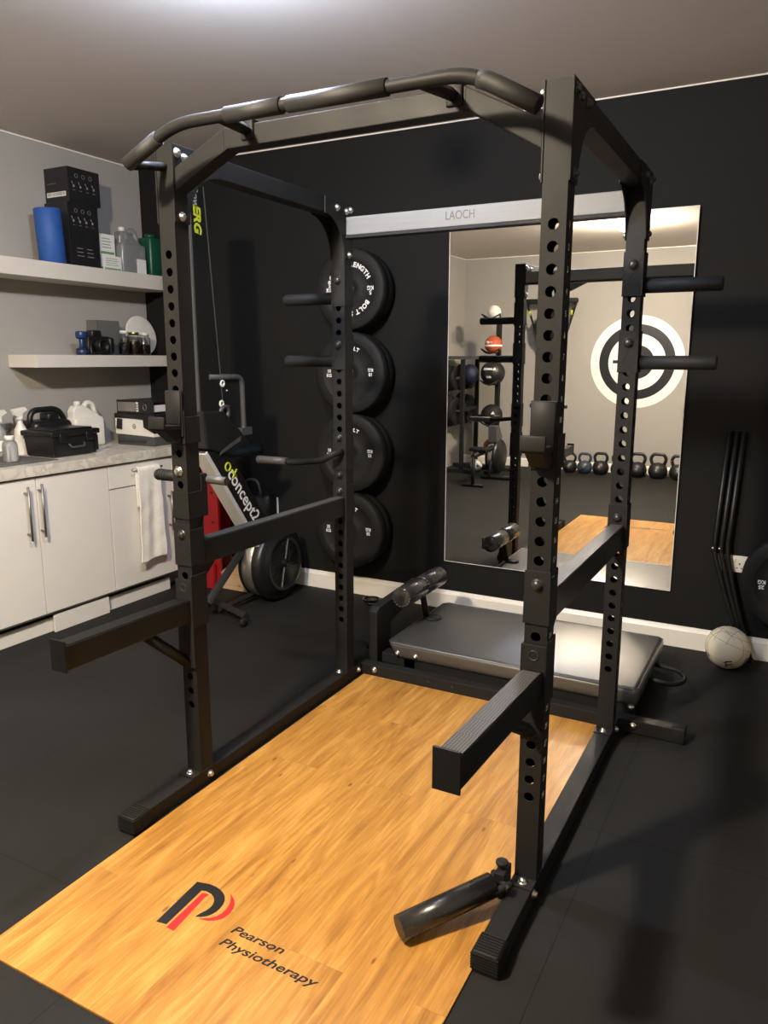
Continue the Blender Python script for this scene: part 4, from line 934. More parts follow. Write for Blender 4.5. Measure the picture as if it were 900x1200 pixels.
# jug
def hjug(name, label, cx, cy, z0, w, d_, h, m, cap, grp=None):
    t = thing(name, label, 'jug', (cx, cy, z0), grp)
    bm = B()
    # body with a sloping shoulder, a grip hole and a neck
    rbox(bm, cx - d_ / 2, cx + d_ / 2, cy - w / 2, cy + w / 2, z0, z0 + h * 0.66, min(d_, w) * 0.16, 4)
    prism(bm, [(cy - w * 0.44, z0 + h * 0.60), (cy + w * 0.46, z0 + h * 0.60), (cy + w * 0.46, z0 + h * 0.68), (cy - w * 0.05, z0 + h * 0.92), (cy - w * 0.34, z0 + h * 0.92), (cy - w * 0.44, z0 + h * 0.80)], 'x', cx - d_ * 0.26, cx + d_ * 0.26)
    obj('jug_body', bm, m, t, 0.012, 3)
    bm = B(); tube(bm, smooth_path([(cx, cy - w * 0.02, z0 + h * 0.86), (cx, cy + w * 0.14, z0 + h * 0.985), (cx, cy + w * 0.30, z0 + h * 0.94), (cx, cy + w * 0.45, z0 + h * 0.62)], 0.04, 6), 0.017, 12); obj('grip', bm, m, t)
    bm = B(); lathe(bm, [(0, 0), (0.021, 0), (0.021, 0.024), (0.018, 0.028), (0, 0.028)], (cx, cy - w * 0.20, z0 + h * 0.915), 'z', 20); obj('screw_cap', bm, cap, t)
    return t
hjug('plastic_jug', 'white plastic jug with grip on the counter behind the tool box', -2.225, 1.560, ZC, 0.235, 0.12, 0.285, 'white_plastic', 'white_plastic')
# trigger spray bottles
def sprayer(cx, cy, label, m, h=0.20, r=0.038):
    t = thing('spray_bottle', label, 'spray bottle', (cx, cy, ZC), 'spray bottles on the counter')
    bm = B(); lathe(bm, [(0, 0), (r * 0.95, 0), (r, 0.006), (r, h * 0.55), (r * 0.85, h * 0.75), (r * 0.42, h * 0.92), (0.013, h), (0, h)], (cx, cy, ZC), 'z', 28); obj('bottle_body', bm, m, t)
    bm = B(); lathe(bm, [(0, h), (0.017, h), (0.017, h + 0.022), (0, h + 0.022)], (cx, cy, ZC), 'z', 20); obj('collar', bm, 'white_plastic', t)
    bm = B(); prism(bm, [(cy - 0.035, ZC + h + 0.030), (cy - 0.050, ZC + h + 0.066), (cy + 0.035, ZC + h + 0.078), (cy + 0.052, ZC + h + 0.058), (cy + 0.015, ZC + h + 0.040), (cy + 0.013, ZC + h + 0.018), (cy - 0.013, ZC + h + 0.018)], 'x', cx - 0.013, cx + 0.013); hd = obj('spray_head', bm, 'white_plastic', t, 0.004)
    bm = B(); tube(bm, smooth_path([(cx, cy - 0.022, ZC + h + 0.045), (cx, cy - 0.040, ZC + h + 0.015), (cx, cy - 0.034, ZC + h - 0.025)], 0.02, 4), 0.006, 8); obj('trigger', bm, 'grey_plastic', t)
    bm = B(); lathe(bm, [(r + 0.0006, h * 0.18), (r + 0.0006, h * 0.5)], (cx, cy, ZC), 'z', 28); obj('wrap_label', bm, 'paper', t)
sprayer(-2.185, 1.065, 'white trigger spray bottle beside the black tool box', 'white_plastic')
sprayer(-2.20, 0.94, 'trigger spray bottle at the left edge of the photo', 'clear', 0.19, 0.036)
t = thing('squat_bottle', 'short cloudy plastic bottle standing in front of the spray bottles', 'bottle', (-1.93, 0.80, ZC + 0.0065))
bm = B(); lathe(bm, [(0, 0), (0.036, 0), (0.039, 0.006), (0.039, 0.085), (0.034, 0.105), (0.022, 0.115), (0, 0.115)], (-1.93, 0.80, ZC + 0.0065), 'z', 28); obj('bottle_body', bm, 'clear', t)
bm = B(); lathe(bm, [(0, 0.115), (0.024, 0.115), (0.024, 0.140), (0, 0.140)], (-1.93, 0.80, ZC + 0.0065), 'z', 24); obj('screw_cap', bm, 'white_plastic', t)
# loose papers
for k, (a, lab) in enumerate(((0.2, 'lower white paper sheet between tool box and printer'), (-0.12, 'upper white paper sheet between tool box and printer'))):
    t = thing('paper_sheet', lab, 'paper', (-2.12, 1.46, ZC + k * 0.002), 'papers beside the printer')
    bm = B(); tt = B(); box(tt, -0.10, 0.10, -0.07, 0.07, 0.0004, 0.0014); merge(bm, tt, Matrix.Translation((-2.02, 1.415 + 0.02 * k, ZC + k * 0.0015)) @ Matrix.Rotation(a, 4, 'Z')); obj('sheet', bm, 'paper', t)
# printer
t = thing('printer', 'white and black inkjet printer at the right end of the counter', 'printer', (-2.0, 1.66, ZC))
y0, y1 = 1.392, 1.806
bm = B(); rbox(bm, -2.16, -1.74, y0 + 0.01, y1 - 0.01, ZC, ZC + 0.065, 0.008, 2); obj('base', bm, 'grey_plastic', t)
bm = B(); prism(bm, [(y0, ZC + 0.070), (y1, ZC + 0.060), (y1, ZC + 0.090), (y1 - 0.09, ZC + 0.165), (y0, ZC + 0.178)], 'x', -2.16, -1.735); obj('front_panel', bm, 'white_plastic', t, 0.005)
bm = B(); prism(bm, [(y1 - 0.10, ZC + 0.120), (y1 + 0.004, ZC + 0.085), (y1 + 0.004, ZC + 0.19), (y1 - 0.105, ZC + 0.19)], 'x', -2.15, -1.728); rbox(bm, -2.165, -1.73, y0 - 0.003, y1 + 0.003, ZC + 0.172, ZC + 0.205, 0.008, 2); obj('scanner_lid', bm, 'black_plastic', t)
bm = B(); prism(bm, [(y0 + 0.02, ZC + 0.105), (y0 + 0.075, ZC + 0.100), (y0 + 0.085, ZC + 0.168), (y0 + 0.035, ZC + 0.172)], 'x', -1.738, -1.722); obj('touch_screen', bm, 'card_black', t, 0.002)
bm = B(); box(bm, -1.76, -1.712, y0 + 0.05, y1 - 0.08, ZC + 0.030, ZC + 0.034); box(bm, -1.76, -1.712, y0 + 0.05, y0 + 0.056, ZC + 0.030, ZC + 0.042); obj('paper_tray', bm, 'grey_plastic', t)
bm = B(); ring(bm, (-1.7345, 1.60, ZC + 0.123), 0.0145, 0.0022, 'x', 28, 6); text(bm, 'hp', 0.020, basis((-1.7345, 1.60, ZC + 0.124), (0, 1, 0), (0, 0, 1)), shear=0.25, depth=0.0003); obj('maker_mark', bm, 'grey_plastic', t)
t.location = (-1.92, 1.928, ZC); t.rotation_euler = (0, 0, -PI / 2); t.scale = (0.72, 0.82, 1)
# binder
t = thing('ring_binder', 'black ring binder lying on top of the printer', 'ring binder', (-1.95, 1.65, ZC + 0.205))
zb_ = ZC + 0.205
bm = B(); box(bm, -2.13, -1.755, 1.405, 1.79, zb_ + 0.0005, zb_ + 0.004); box(bm, -2.13, -1.755, 1.405, 1.79, zb_ + 0.074, zb_ + 0.078); box(bm, -1.759, -1.755, 1.405, 1.79, zb_ + 0.004, zb_ + 0.074); obj('cover', bm, 'card_black', t, 0.001)
bm = B(); box(bm, -2.11, -1.765, 1.42, 1.77, zb_ + 0.012, zb_ + 0.050); obj('paper_block', bm, 'paper', t)
bm = B(); box(bm, -1.755, -1.7542, 1.415, 1.600, zb_ + 0.012, zb_ + 0.066); obj('spine_label', bm, 'grey_ring', t)
bm = B(); box(bm, -1.755, -1.7542, 1.608, 1.632, zb_ + 0.012, zb_ + 0.068); obj('index_label', bm, 'paper', t)
bm = B()
for k in range(3): box(bm, -1.7542, -1.7538, 1.612, 1.626, zb_ + 0.020 + k * 0.014, zb_ + 0.028 + k * 0.014)
obj('index_marks', bm, 'black_print', t)
bm = B(); ring(bm, (-1.7545, 1.700, zb_ + 0.038), 0.017, 0.003, 'x', 24, 6); obj('finger_ring', bm, 'chrome', t)
t.location = (-1.932, 1.916, ZC + 0.205); t.rotation_euler = (0, 0, -PI / 2); t.scale = (0.80, 0.85, 1.1)

# ================================================================= SHELVES
for (lab, y0, z0, z1) in (('upper thick pale floating shelf on the left wall', -0.60, 1.968, 2.062), ('lower short pale floating shelf on the left wall', 1.147, 1.456, 1.530)):
    t = thing('floating_shelf', lab, 'shelf', (XL, 1.5, z0), 'floating shelves')
    bm = B(); box(bm, XL, -2.10, y0, YW, z0, z1); obj('board', bm, 'shelf', t, 0.002)
ZU, ZL = 2.062, 1.530
t = thing('foam_roller', 'blue foam roller standing on end on the upper shelf', 'foam roller', (-2.18, 1.36, ZU))
tt = B(); lathe(tt, [(0.032, 0.0), (0.070, 0.0), (0.076, 0.006), (0.076, 0.302), (0.070, 0.308), (0.032, 0.308), (0.032, 0.0)], (0, 0, 0), 'z', 40); bm = B(); mm = Matrix.Translation((-2.183, 1.385, ZU + 0.003)) @ Matrix.Rotation(math.radians(3), 4, 'X'); merge(bm, tt, mm); fr = obj('foam_sleeve', bm, 'blue', t)
tt = B(); lathe(tt, [(0.030, 0.002), (0.0345, 0.002), (0.0345, 0.3095), (0.030, 0.3095), (0.030, 0.002)], (0, 0, 0), 'z', 32); bm = B(); merge(bm, tt, mm); obj('inner_tube', bm, 'black_plastic', fr)
def icon_box(lab, xa, xb, ya, yb, za, zb, label_on, low_text):
    t = thing('product_box', lab, 'box', ((xa + xb) / 2, (ya + yb) / 2, za), 'black boxes on the upper shelf')
    bm = B(); box(bm, xa, xb, ya, yb, za, zb); bx_ = obj('carton', bm, 'card_black', t, 0.0015)
    x = xb + 0.0006; w_ = yb - ya
    for k in range(3):
        bm = B(); ring(bm, (x, ya + w_ * (0.26 + 0.22 * k), zb - 0.045), 0.011, 0.0013, 'x', 20, 4); obj('printed_ring', bm, 'grey_print', bx_)
    for k in range(4):
        bm = B(); yc = ya + w_ * (0.17 + 0.21 * k); ball(bm, (x - 0.004, yc, zb - 0.105), 0.013, 10, 8, (0.35, 1, 1)); tube(bm, [(x, yc - 0.008, zb - 0.095), (x, yc - 0.014, zb - 0.080)], 0.0022, 5); box(bm, x - 0.0004, x, yc - 0.010, yc + 0.010, zb - 0.130, zb - 0.1275); obj('printed_icon', bm, 'grey_print', bx_)
    if low_text:
        for r_ in range(3):
            for c_ in range(2):
                bm = B(); box(bm, x - 0.0004, x, ya + 0.05 + c_ * 0.075, ya + 0.10 + c_ * 0.075 - r_ * 0.004, za + 0.06 + r_ * 0.022, za + 0.064 + r_ * 0.022); obj('printed_line', bm, 'grey_print', bx_)
    if label_on:
        bm = B(); box(bm, xa + 0.015, xb - 0.025, ya - 0.0008, ya, za + 0.035, za + 0.062); lb = obj('barcode_label', bm, 'paper', bx_)
        bm = B(); xx = xa + 0.022
        while xx < xb - 0.035:
            w2 = random.choice((0.0015, 0.003, 0.005)); box(bm, xx, xx + w2, ya - 0.0012, ya - 0.0008, za + 0.042, za + 0.058); xx += w2 + random.choice((0.002, 0.004))
        box(bm, xa + 0.02, xa + 0.10, ya - 0.0012, ya - 0.0008, za + 0.110, za + 0.1125)
        obj('label_print', bm, 'grey_print', lb)
icon_box('tall black printed carton standing behind the blue foam roller', -2.335, -2.135, 1.478, 1.705, ZU, ZU + 0.368, False, True)
icon_box('black printed carton with a white label, on top of the tall carton', -2.345, -2.140, 1.500, 1.738, ZU + 0.369, ZU + 0.570, True, False)
for (lab, a) in (('lower white and green carton on the upper shelf', (-2.31, -2.145, 1.735, 1.885, ZU, ZU + 0.092)), ('upper white and green carton stacked on the other one', (-2.315, -2.16, 1.725, 1.850, ZU + 0.093, ZU + 0.222))):
    t = thing('small_carton', lab, 'box', ((a[0] + a[1]) / 2, (a[2] + a[3]) / 2, a[4]), 'white cartons on the upper shelf')
    bm = B(); box(bm, *a); cb_ = obj('carton', bm, 'paper', t, 0.001)
    bm = B(); h_ = a[5] - a[4]
    box(bm, a[0] + 0.005, a[1] - 0.005, a[2] - 0.0006, a[2], a[4] + h_ * 0.06, a[4] + h_ * 0.22); box(bm, a[1], a[1] + 0.0006, a[2] + 0.008, a[3] - 0.008, a[4] + h_ * 0.06, a[4] + h_ * 0.18)
    for k in range(4): box(bm, a[1], a[1] + 0.0006, a[2] + 0.02, a[3] - 0.03 - 0.008 * (k % 2), a[4] + h_ * (0.35 + 0.14 * k), a[4] + h_ * (0.39 + 0.14 * k))
    obj('printed_band', bm, 'green_print', cb_)
hjug('storage_jug', 'cloudy clear plastic jug on the upper shelf', -2.21, 2.005, ZU, 0.215, 0.13, 0.290, 'clear', 'white_plastic')
for ch in []: pass
t = thing('jug_label_card', 'white printed card leaning on the cloudy jug', 'card', (-2.13, 2.03, ZU))
bm = B(); box(bm, -2.1415, -2.139, 2.015, 2.095, ZU, ZU + 0.095); obj('card', bm, 'paper', t)
t = thing('green_canister', 'dark green plastic canister at the corner end of the upper shelf', 'canister', (-2.2, 2.215, ZU))
bm = B(); rbox(bm, -2.27, -2.145, 2.150, 2.275, ZU, ZU + 0.255, 0.02, 4); obj('canister_body', bm, 'green', t)
bm = B(); lathe(bm, [(0, 0.255), (0.035, 0.255), (0.035, 0.278), (0, 0.278)], (-2.208, 2.212, ZU), 'z', 24); obj('lid', bm, 'green', t)

# lower shelf
t = thing('blue_dumbbell', 'small dark blue dumbbell standing on end on the lower shelf', 'dumbbell', (-2.16, 1.52, ZL))
bm = B(); lathe(bm, [(0, 0), (0.034, 0), (0.036, 0.004), (0.036, 0.034), (0.030, 0.042), (0.013, 0.046), (0.013, 0.098), (0.030, 0.102), (0.032, 0.108), (0.032, 0.138), (0.028, 0.145), (0, 0.145)], (-2.16, 1.53, ZL), 'z', 8, sm=False); obj('dumbbell_body', bm, 'bluetip' if False else 'navy', t, 0.002)
M['blue2'] = mat('mid_blue_plastic', (0.010, 0.035, 0.13), 0.35, var=0.05, vscale=20)
bm = B(); lathe(bm, [(0.0365, 0.010), (0.0375, 0.014), (0.0375, 0.028), (0.0365, 0.030)], (-2.16, 1.53, ZL), 'z', 24); lathe(bm, [(0.0145, 0.046), (0.0155, 0.050), (0.0155, 0.096), (0.0145, 0.098)], (-2.16, 1.53, ZL), 'z', 24); lathe(bm, [(0.0325, 0.106), (0.034, 0.110), (0.034, 0.136), (0.0325, 0.140)], (-2.16, 1.53, ZL), 'z', 24); obj('blue_band', bm, 'blue2', t)
t = thing('camera', 'black camera with lens on the lower shelf', 'camera', (-2.19, 1.68, ZL))
bm = B(); rbox(bm, -2.235, -2.165, 1.585, 1.775, ZL, ZL + 0.118, 0.012, 3); rbox(bm, -2.23, -2.17, 1.625, 1.705, ZL + 0.108, ZL + 0.156, 0.010, 3); rbox(bm, -2.225, -2.145, 1.745, 1.785, ZL + 0.008, ZL + 0.112, 0.012, 3); obj('camera_body', bm, 'black_plastic', t)
bm = B(); lathe(bm, [(0, -2.165), (0.045, -2.165), (0.045, -2.135), (0.040, -2.130), (0.042, -2.108), (0.034, -2.106), (0.030, -2.118), (0, -2.122)], (0, 1.665, ZL + 0.058), 'x', 36); obj('lens', bm, 'steel_gloss', t)
bm = B(); tube(bm, smooth_path([(-2.16, 1.60, ZL + 0.10), (-2.13, 1.575, ZL + 0.06), (-2.125, 1.57, ZL + 0.008), (-2.12, 1.59, ZL + 0.006), (-2.115, 1.64, ZL + 0.006)], 0.03, 5), 0.006, 8); obj('neck_strap', bm, 'black_plastic', t)
t = thing('storage_box', 'plain grey box standing behind the camera on the lower shelf', 'box', (-2.28, 1.83, ZL))
bm = B(); box(bm, -2.335, -2.245, 1.730, 1.925, ZL, ZL + 0.225); obj('carton', bm, 'grey_box', t, 0.002)
def jar(y, r, h, label, fill, lid, m='glass', fillh=0.6):
    t = thing('glass_jar', label, 'jar', (-2.16, y, ZL), 'jars on the lower shelf')
    bm = B(); lathe(bm, [(0, 0), (r * 0.92, 0), (r, 0.005), (r, h * 0.74), (r * 0.72, h * 0.86), (r * 0.72, h * 0.90), (r * 0.66, h * 0.90), (r * 0.66, h * 0.86), (r * 0.93, h * 0.72), (r * 0.93, 0.008), (0, 0.006)], (-2.16, y, ZL), 'z', 28); g = obj('glass_body', bm, m, t)
    bm = B(); lathe(bm, [(0, 0.009), (r * 0.90, 0.009), (r * 0.90, h * fillh), (0, h * fillh)], (-2.16, y, ZL), 'z', 24); obj('contents', bm, fill, t)
    bm = B(); lathe(bm, [(0, h * 0.885), (r * 0.82, h * 0.885), (r * 0.82, h * 0.99), (r * 0.78, h), (0, h)], (-2.16, y, ZL), 'z', 24); obj('lid', bm, lid, t)
jar(1.880, 0.034, 0.160, 'glass jar with white lid and pale label, left one of three on the lower shelf', 'white_plastic', 'white_plastic', fillh=0.45)
jar(1.965, 0.042, 0.152, 'glass jar of brown powder with a gold lid, middle one of three', 'brown', 'gold')
jar(2.058, 0.040, 0.150, 'glass jar with pink contents, right one of three', 'pink', 'white_plastic', fillh=0.45)
t = thing('white_disc', 'round white disc leaning on the wall at the end of the lower shelf', 'disc', (-2.30, 2.13, ZL))
tt = B(); lathe(tt, [(0, -0.008), (0.130, -0.008), (0.135, -0.004), (0.135, 0.006), (0.128, 0.008), (0, 0.008)], (0, 0, 0), 'x', 56); bm = B(); merge(bm, tt, Matrix.Translation((-2.262, 2.135, ZL + 0.137)) @ Matrix.Rotation(math.radians(-12), 4, 'Y')); obj('disc', bm, 'white_plastic', t)

# ================================================================= FAR END OF THE ROOM (seen in the mirror)
RY = YR
t = thing('wall_roundel', 'big black and white roundel painted on the grey wall opposite the mirror', 'wall emblem', (-0.01, RY, 1.42))
def disc_y(r0, r1, y0, y1, m, name, lab=None):
    bm = B(); lathe(bm, [(r0, y0), (r1, y0), (r1, y1), (r0, y1)] if r0 > 0 else [(0, y0), (r1, y0), (r1, y1), (0, y1)], (-0.01, 0, 1.423), 'y', 80, sm=False); o = obj(name, bm, m, t)
    if lab: o['label'] = lab
disc_y(0, 0.575, RY + 0.0005, RY + 0.003, 'white_print', 'outer_disc')
disc_y(0.350, 0.465, RY + 0.003, RY + 0.0045, 'black_print', 'black_band')
disc_y(0, 0.210, RY + 0.003, RY + 0.0045, 'black_print', 'centre_disc')
bm = B(); box(bm, -0.305, -0.20, RY + 0.003, RY + 0.0045, 1.405, 1.445); obj('side_bar_mark', bm, 'black_print', t)
bm = B(); box(bm, -0.03, 0.02, RY + 0.0045, RY + 0.006, 1.49, 1.55); box(bm, -0.03, 0.02, RY + 0.0045, RY + 0.006, 1.29, 1.35); obj('inner_mark', bm, 'white_print', t)

def kettlebell(x, y, s, label, m='cast'):
    t = thing('kettlebell', label, 'kettlebell', (x, y, 0), 'kettlebells along the far wall')
    bm = B(); lathe(bm, [(0, 0), (0.062 * s, 0), (0.085 * s, 0.012 * s), (0.108 * s, 0.055 * s), (0.113 * s, 0.095 * s), (0.100 * s, 0.145 * s), (0.070 * s, 0.178 * s), (0, 0.195 * s)], (x, y, 0), 'z', 32); bd = obj('bell', bm, m, t)
    bm = B(); tube(bm, smooth_path([(x - 0.062 * s, y, 0.155 * s), (x - 0.092 * s, y, 0.235 * s), (x - 0.062 * s, y, 0.292 * s), (x + 0.062 * s, y, 0.292 * s), (x + 0.092 * s, y, 0.235 * s), (x + 0.062 * s, y, 0.155 * s)], 0.05 * s, 5), 0.020 * s, 12); obj('handle', bm, m, t)
    bm = B(); lathe(bm, [(0, 0.1125 * s), (0.032 * s, 0.1115 * s), (0.034 * s, 0.104 * s)], (x, y, 0.095 * s), 'y', 20); obj('weight_badge', bm, 'grey_plastic', t)
    return t
kb = kettlebell(-0.735, -3.52, 0.84, 'smallest kettlebell, at the left end of the row along the far wall')
kettlebell(-0.54, -3.52, 0.87, 'blue-grey kettlebell, second from the left in the far row', 'cast_blue')
kettlebell(-0.335, -3.52, 0.93, 'black kettlebell, third from the left in the far row')
kettlebell(-0.10, -3.52, 0.96, 'black kettlebell, fourth from the left in the far row')
kettlebell(0.125, -3.52, 1.0, 'large black kettlebell directly under the roundel')
kettlebell(0.370, -3.52, 1.03, 'largest black kettlebell, just right of the roundel centre')
kettlebell(0.615, -3.52, 1.0, 'kettlebell with an orange-red ringed handle, near the right end of the far row')
bm = B()
for s in (-1, 1): cyl(bm, (0.615 + s * 0.086, -3.52, 0.212), (0.615 + s * 0.090, -3.52, 0.235), 0.0195, 14)
kr = [o for o in COL.objects if o.get('label', '').startswith('kettlebell with an orange')][0]
obj('handle_ring', bm, 'orange', kr)

# ball tree
TX, TY = -1.655, -3.20
t = thing('ball_tree', 'black upright stand holding the exercise balls at the far end', 'ball stand', (TX, TY, 0))
bm = B(); box(bm, TX - 0.03, TX + 0.03, TY - 0.05, TY + 0.01, 0.03, 1.93); obj('post', bm, 'steel', t, 0.004)
bm = B(); box(bm, TX - 0.26, TX + 0.26, TY - 0.04, TY + 0.0, 0, 0.04); box(bm, TX - 0.025, TX + 0.025, TY - 0.04, TY + 0.34, 0, 0.04); obj('foot', bm, 'steel', t, 0.004)
BT = [(1.97, 0.10, 'white_plastic'), (1.545, 0.105, 'orange'), (1.15, 0.155, 'cast'), (0.63, 0.14, 'rubber'), (0.265, 0.090, 'red')]
for z, r, m in BT:
    bm = B(); tube(bm, smooth_path([(TX - 0.12, TY + 0.30, z + 0.045), (TX - 0.09, TY + 0.20, z - 0.01), (TX - 0.03, TY + 0.005, z - 0.005)], 0.05, 4), 0.009, 8); tube(bm, smooth_path([(TX + 0.12, TY + 0.30, z + 0.045), (TX + 0.09, TY + 0.20, z - 0.01), (TX + 0.03, TY + 0.005, z - 0.005)], 0.05, 4), 0.009, 8); tube(bm, [(TX - 0.115, TY + 0.29, z + 0.04), (TX, TY + 0.31, z - 0.015), (TX + 0.115, TY + 0.29, z + 0.04)], 0.009, 8); obj('cradle_arm', bm, 'steel', t)
def xball(z, r, m, label, dy=0.175):
    c = (TX, TY + dy, z + r * 0.86)
    t = thing('exercise_ball', label, 'exercise ball', (TX, TY + dy, z), 'balls on the far stand')
    bm = B(); ball(bm, c, r, 36, 24); return t, c, obj('ball_body', bm, m, t)
t, c, o = xball(1.97, 0.085, 'white_plastic', 'white ball on the top arm of the far stand')
t, c, o = xball(1.545, 0.112, 'orange', 'rust-red ball with a cream band on the far stand')
bm = B(); lathe(bm, [(0.1115, -0.022), (0.1130, -0.018), (0.1130, -0.004), (0.1122, 0.0)], (c[0], c[1], c[2]), 'z', 40); obj('cream_band', bm, 'white_print', o)
bm = B(); box(bm, c[0] - 0.03, c[0] + 0.02, c[1] + 0.104, c[1] + 0.1075, c[2] + 0.02, c[2] + 0.035); lathe(bm, [(0.008, 0.1085), (0.018, 0.1055), (0.018, 0.103)], (c[0] - 0.045, c[1], c[2] + 0.028), 'y', 16); obj('printed_mark', bm, 'white_print', o)
t, c, o = xball(1.15, 0.157, 'cast', 'large black slam ball with white writing on the far stand')
def wrap_text(c, r, body, size, th, ph, bold=0.001):
    tt = B(); text(tt, body, size, Matrix.Identity(4), bold=bold, depth=0.0002)
    for q in tt.verts:
        a = th + q.co.x / r; b_ = ph + q.co.y / r
        d = Vector((-math.sin(a) * math.cos(b_), math.cos(a) * math.cos(b_), math.sin(b_))); q.co = Vector(c) + d * (r + 0.0008 + q.co.z)
    return tt
bm = B(); merge(bm, wrap_text(c, 0.157, 'SLAMMER', 0.042, 0, 0.35)); merge(bm, wrap_text(c, 0.157, '6KG', 0.036, 0, -0.30)); obj('lettering', bm, 'white_print', o)
t, c, o = xball(0.63, 0.140, 'rubber', 'black double-grip ball on the lower arm of the far stand')
bm = B(); cyl(bm, (c[0] - 0.15, c[1] + 0.11, c[2] - 0.005), (c[0] + 0.15, c[1] + 0.11, c[2] - 0.005), 0.018, 12); obj('grip_bar', bm, 'black_plastic', o)
bm = B(); prism(bm, [(c[0] + 0.035, c[2] + 0.02), (c[0] + 0.085, c[2] + 0.02), (c[0] + 0.06, c[2] + 0.055)], 'y', c[1] + 0.120, c[1] + 0.132); obj('printed_mark', bm, 'white_print', o)
t, c, o = xball(0.265, 0.090, 'red', 'red and black ball on the lowest arm of the far stand')
bm = B()
for k in range(3):
    tt = B(); ring(tt, (0, 0, 0), 0.0895, 0.010, 'x', 40, 6); merge(bm, tt, Matrix.Translation(c) @ Matrix.Rotation(PI * k / 3 + 0.4, 4, 'Z'))
obj('black_stripes', bm, 'rubber', o)
t = thing('small_football', 'small black and white football on the floor by the far ball stand', 'ball', (-1.86, -3.05, 0))
bm = B(); ball(bm, (-1.86, -3.05, 0.078), 0.078, 28, 20); o = obj('ball_body', bm, 'white_print', t)
bm = B()
ph = (1 + 5 ** 0.5) / 2
for v in ((0, 1, ph), (0, -1, ph), (0, 1, -ph), (0, -1, -ph), (1, ph, 0), (-1, ph, 0), (1, -ph, 0), (-1, -ph, 0), (ph, 0, 1), (ph, 0, -1), (-ph, 0, 1), (-ph, 0, -1)):
    d = Vector(v).normalized(); u, w_ = frame(d); cc = Vector((-1.86, -3.05, 0.078))
    ring_ = [bm.verts.new(cc + (d + (u * math.cos(2 * PI * k / 5) + w_ * math.sin(2 * PI * k / 5)) * 0.36).normalized() * 0.0788) for k in range(5)]
    ce = bm.verts.new(cc + d * 0.0795)
    for k in range(5): bm.faces.new((ce, ring_[k], ring_[(k + 1) % 5]))
obj('black_panels', bm, 'black_print', o)

# plate storage rack at the far left
PX, PY = -2.06, -3.05
t = thing('plate_storage_rack', 'black steel plate storage rack against the far left wall', 'weight rack', (PX, PY, 0))
for y in (PY - 0.25, PY + 0.25):
    bm = B(); box(bm, PX + 0.06, PX + 0.11, y - 0.025, y + 0.025, 0.05, 1.46); obj('post', bm, 'steel', t, 0.004)
    bm = B(); box(bm, PX - 0.24, PX + 0.26, y - 0.025, y + 0.025, 0.0, 0.05); obj('foot', bm, 'steel', t, 0.004)
bm = B(); box(bm, PX - 0.20, PX + 0.20, PY - 0.275, PY + 0.275, 1.46, 1.50); obj('top_beam', bm, 'grey_plastic', t, 0.004)
bm = B(); box(bm, PX + 0.07, PX + 0.10, PY - 0.225, PY + 0.225, 0.80, 0.85); obj('cross_bar', bm, 'steel', t, 0.004)
for z in (1.22, 0.80):
    for y in (PY - 0.25, PY + 0.25):
        bm = B(); cyl(bm, (PX + 0.06, y, z), (PX - 0.20, y, z), 0.024, 16); obj('peg', bm, 'steel', t)
k_ = 0
for z, r in ((1.22, 0.175), (0.80, 0.215)):
    for y, side in ((PY + 0.25, 'near'), (PY - 0.25, 'far')):
        for j in range(3):
            x = PX - 0.14 + j * 0.06
            t = thing('stored_plate', 'black weight plate, ' + ('outer', 'middle', 'inner')[j] + ' one on the ' + ('upper' if z > 1 else 'lower') + ' ' + side + ' peg of the far storage rack', 'weight plate', (x, y, z), 'plates on the far storage rack')
            bm = B(); rr = r - 0.015 * j; lathe(bm, [(0.026, -0.022), (rr * 0.7, -0.022), (rr * 0.74, -0.028), (rr - 0.006, -0.028), (rr, -0.02), (rr, 0.02), (rr - 0.006, 0.026), (0.026, 0.026), (0.026, -0.022)], (x, y, z), 'x', 48); obj('disc', bm, 'rubber', t)
t = thing('navy_medicine_ball', 'navy medicine ball held at the end of the plate storage rack', 'exercise ball', (-1.96, -3.02, 1.13))
bm = B(); ball(bm, (-1.965, -3.02, 1.265), 0.115, 28, 20, (1, 1, 1.15)); obj('ball_body', bm, 'navy', t)
bm = B(); tube(bm, [(-2.02, -3.02, 1.125), (-1.88, -3.02, 1.125)], 0.012, 8); obj('rest_bar', bm, 'steel', t)

# far flywheel machine
t = thing('rowing_machine', 'second rowing machine with a grey flywheel ring at the far end', 'rowing machine', (-1.42, -2.75, 0))
c = (0, -2.35, 0.27)
bm = B(); lathe(bm, [(0, -1.30), (0.17, -1.30), (0.215, -1.285), (0.22, -1.27), (0.22, -1.255), (0.214, -1.253), (0.214, -1.20), (0.22, -1.198), (0.22, -1.17), (0.19, -1.14), (0, -1.13)], c, 'x', 48); fw = obj('flywheel_housing', bm, 'black_plastic', t)
bm = B(); lathe(bm, [(0.2145, -1.2525), (0.2165, -1.25), (0.2165, -1.203), (0.2145, -1.2005)], c, 'x', 48); obj('perforated_ring', bm, 'grey_ring', fw)
bm = B(); tube(bm, [(-1.21, -2.30, 0.40), (-1.21, -1.55, 0.36)], 0.035, 4); obj('monorail', bm, 'steel', t)
bm = B(); tube(bm, [(-1.34, -2.16, 0.03), (-0.84, -2.20, 0.03)], 0.028, 8); obj('front_foot', bm, 'steel', t)
bm = B(); tube(bm, [(-1.21, -2.08, 0.04), (-1.21, -2.2, 0.36)], 0.022, 6); tube(bm, [(-1.21, -1.57, 0.36), (-1.21, -1.55, 0.02)], 0.022, 6); tube(bm, [(-1.34, -1.55, 0.02), (-1.08, -1.55, 0.02)], 0.02, 6); obj('rear_leg', bm, 'steel', t)
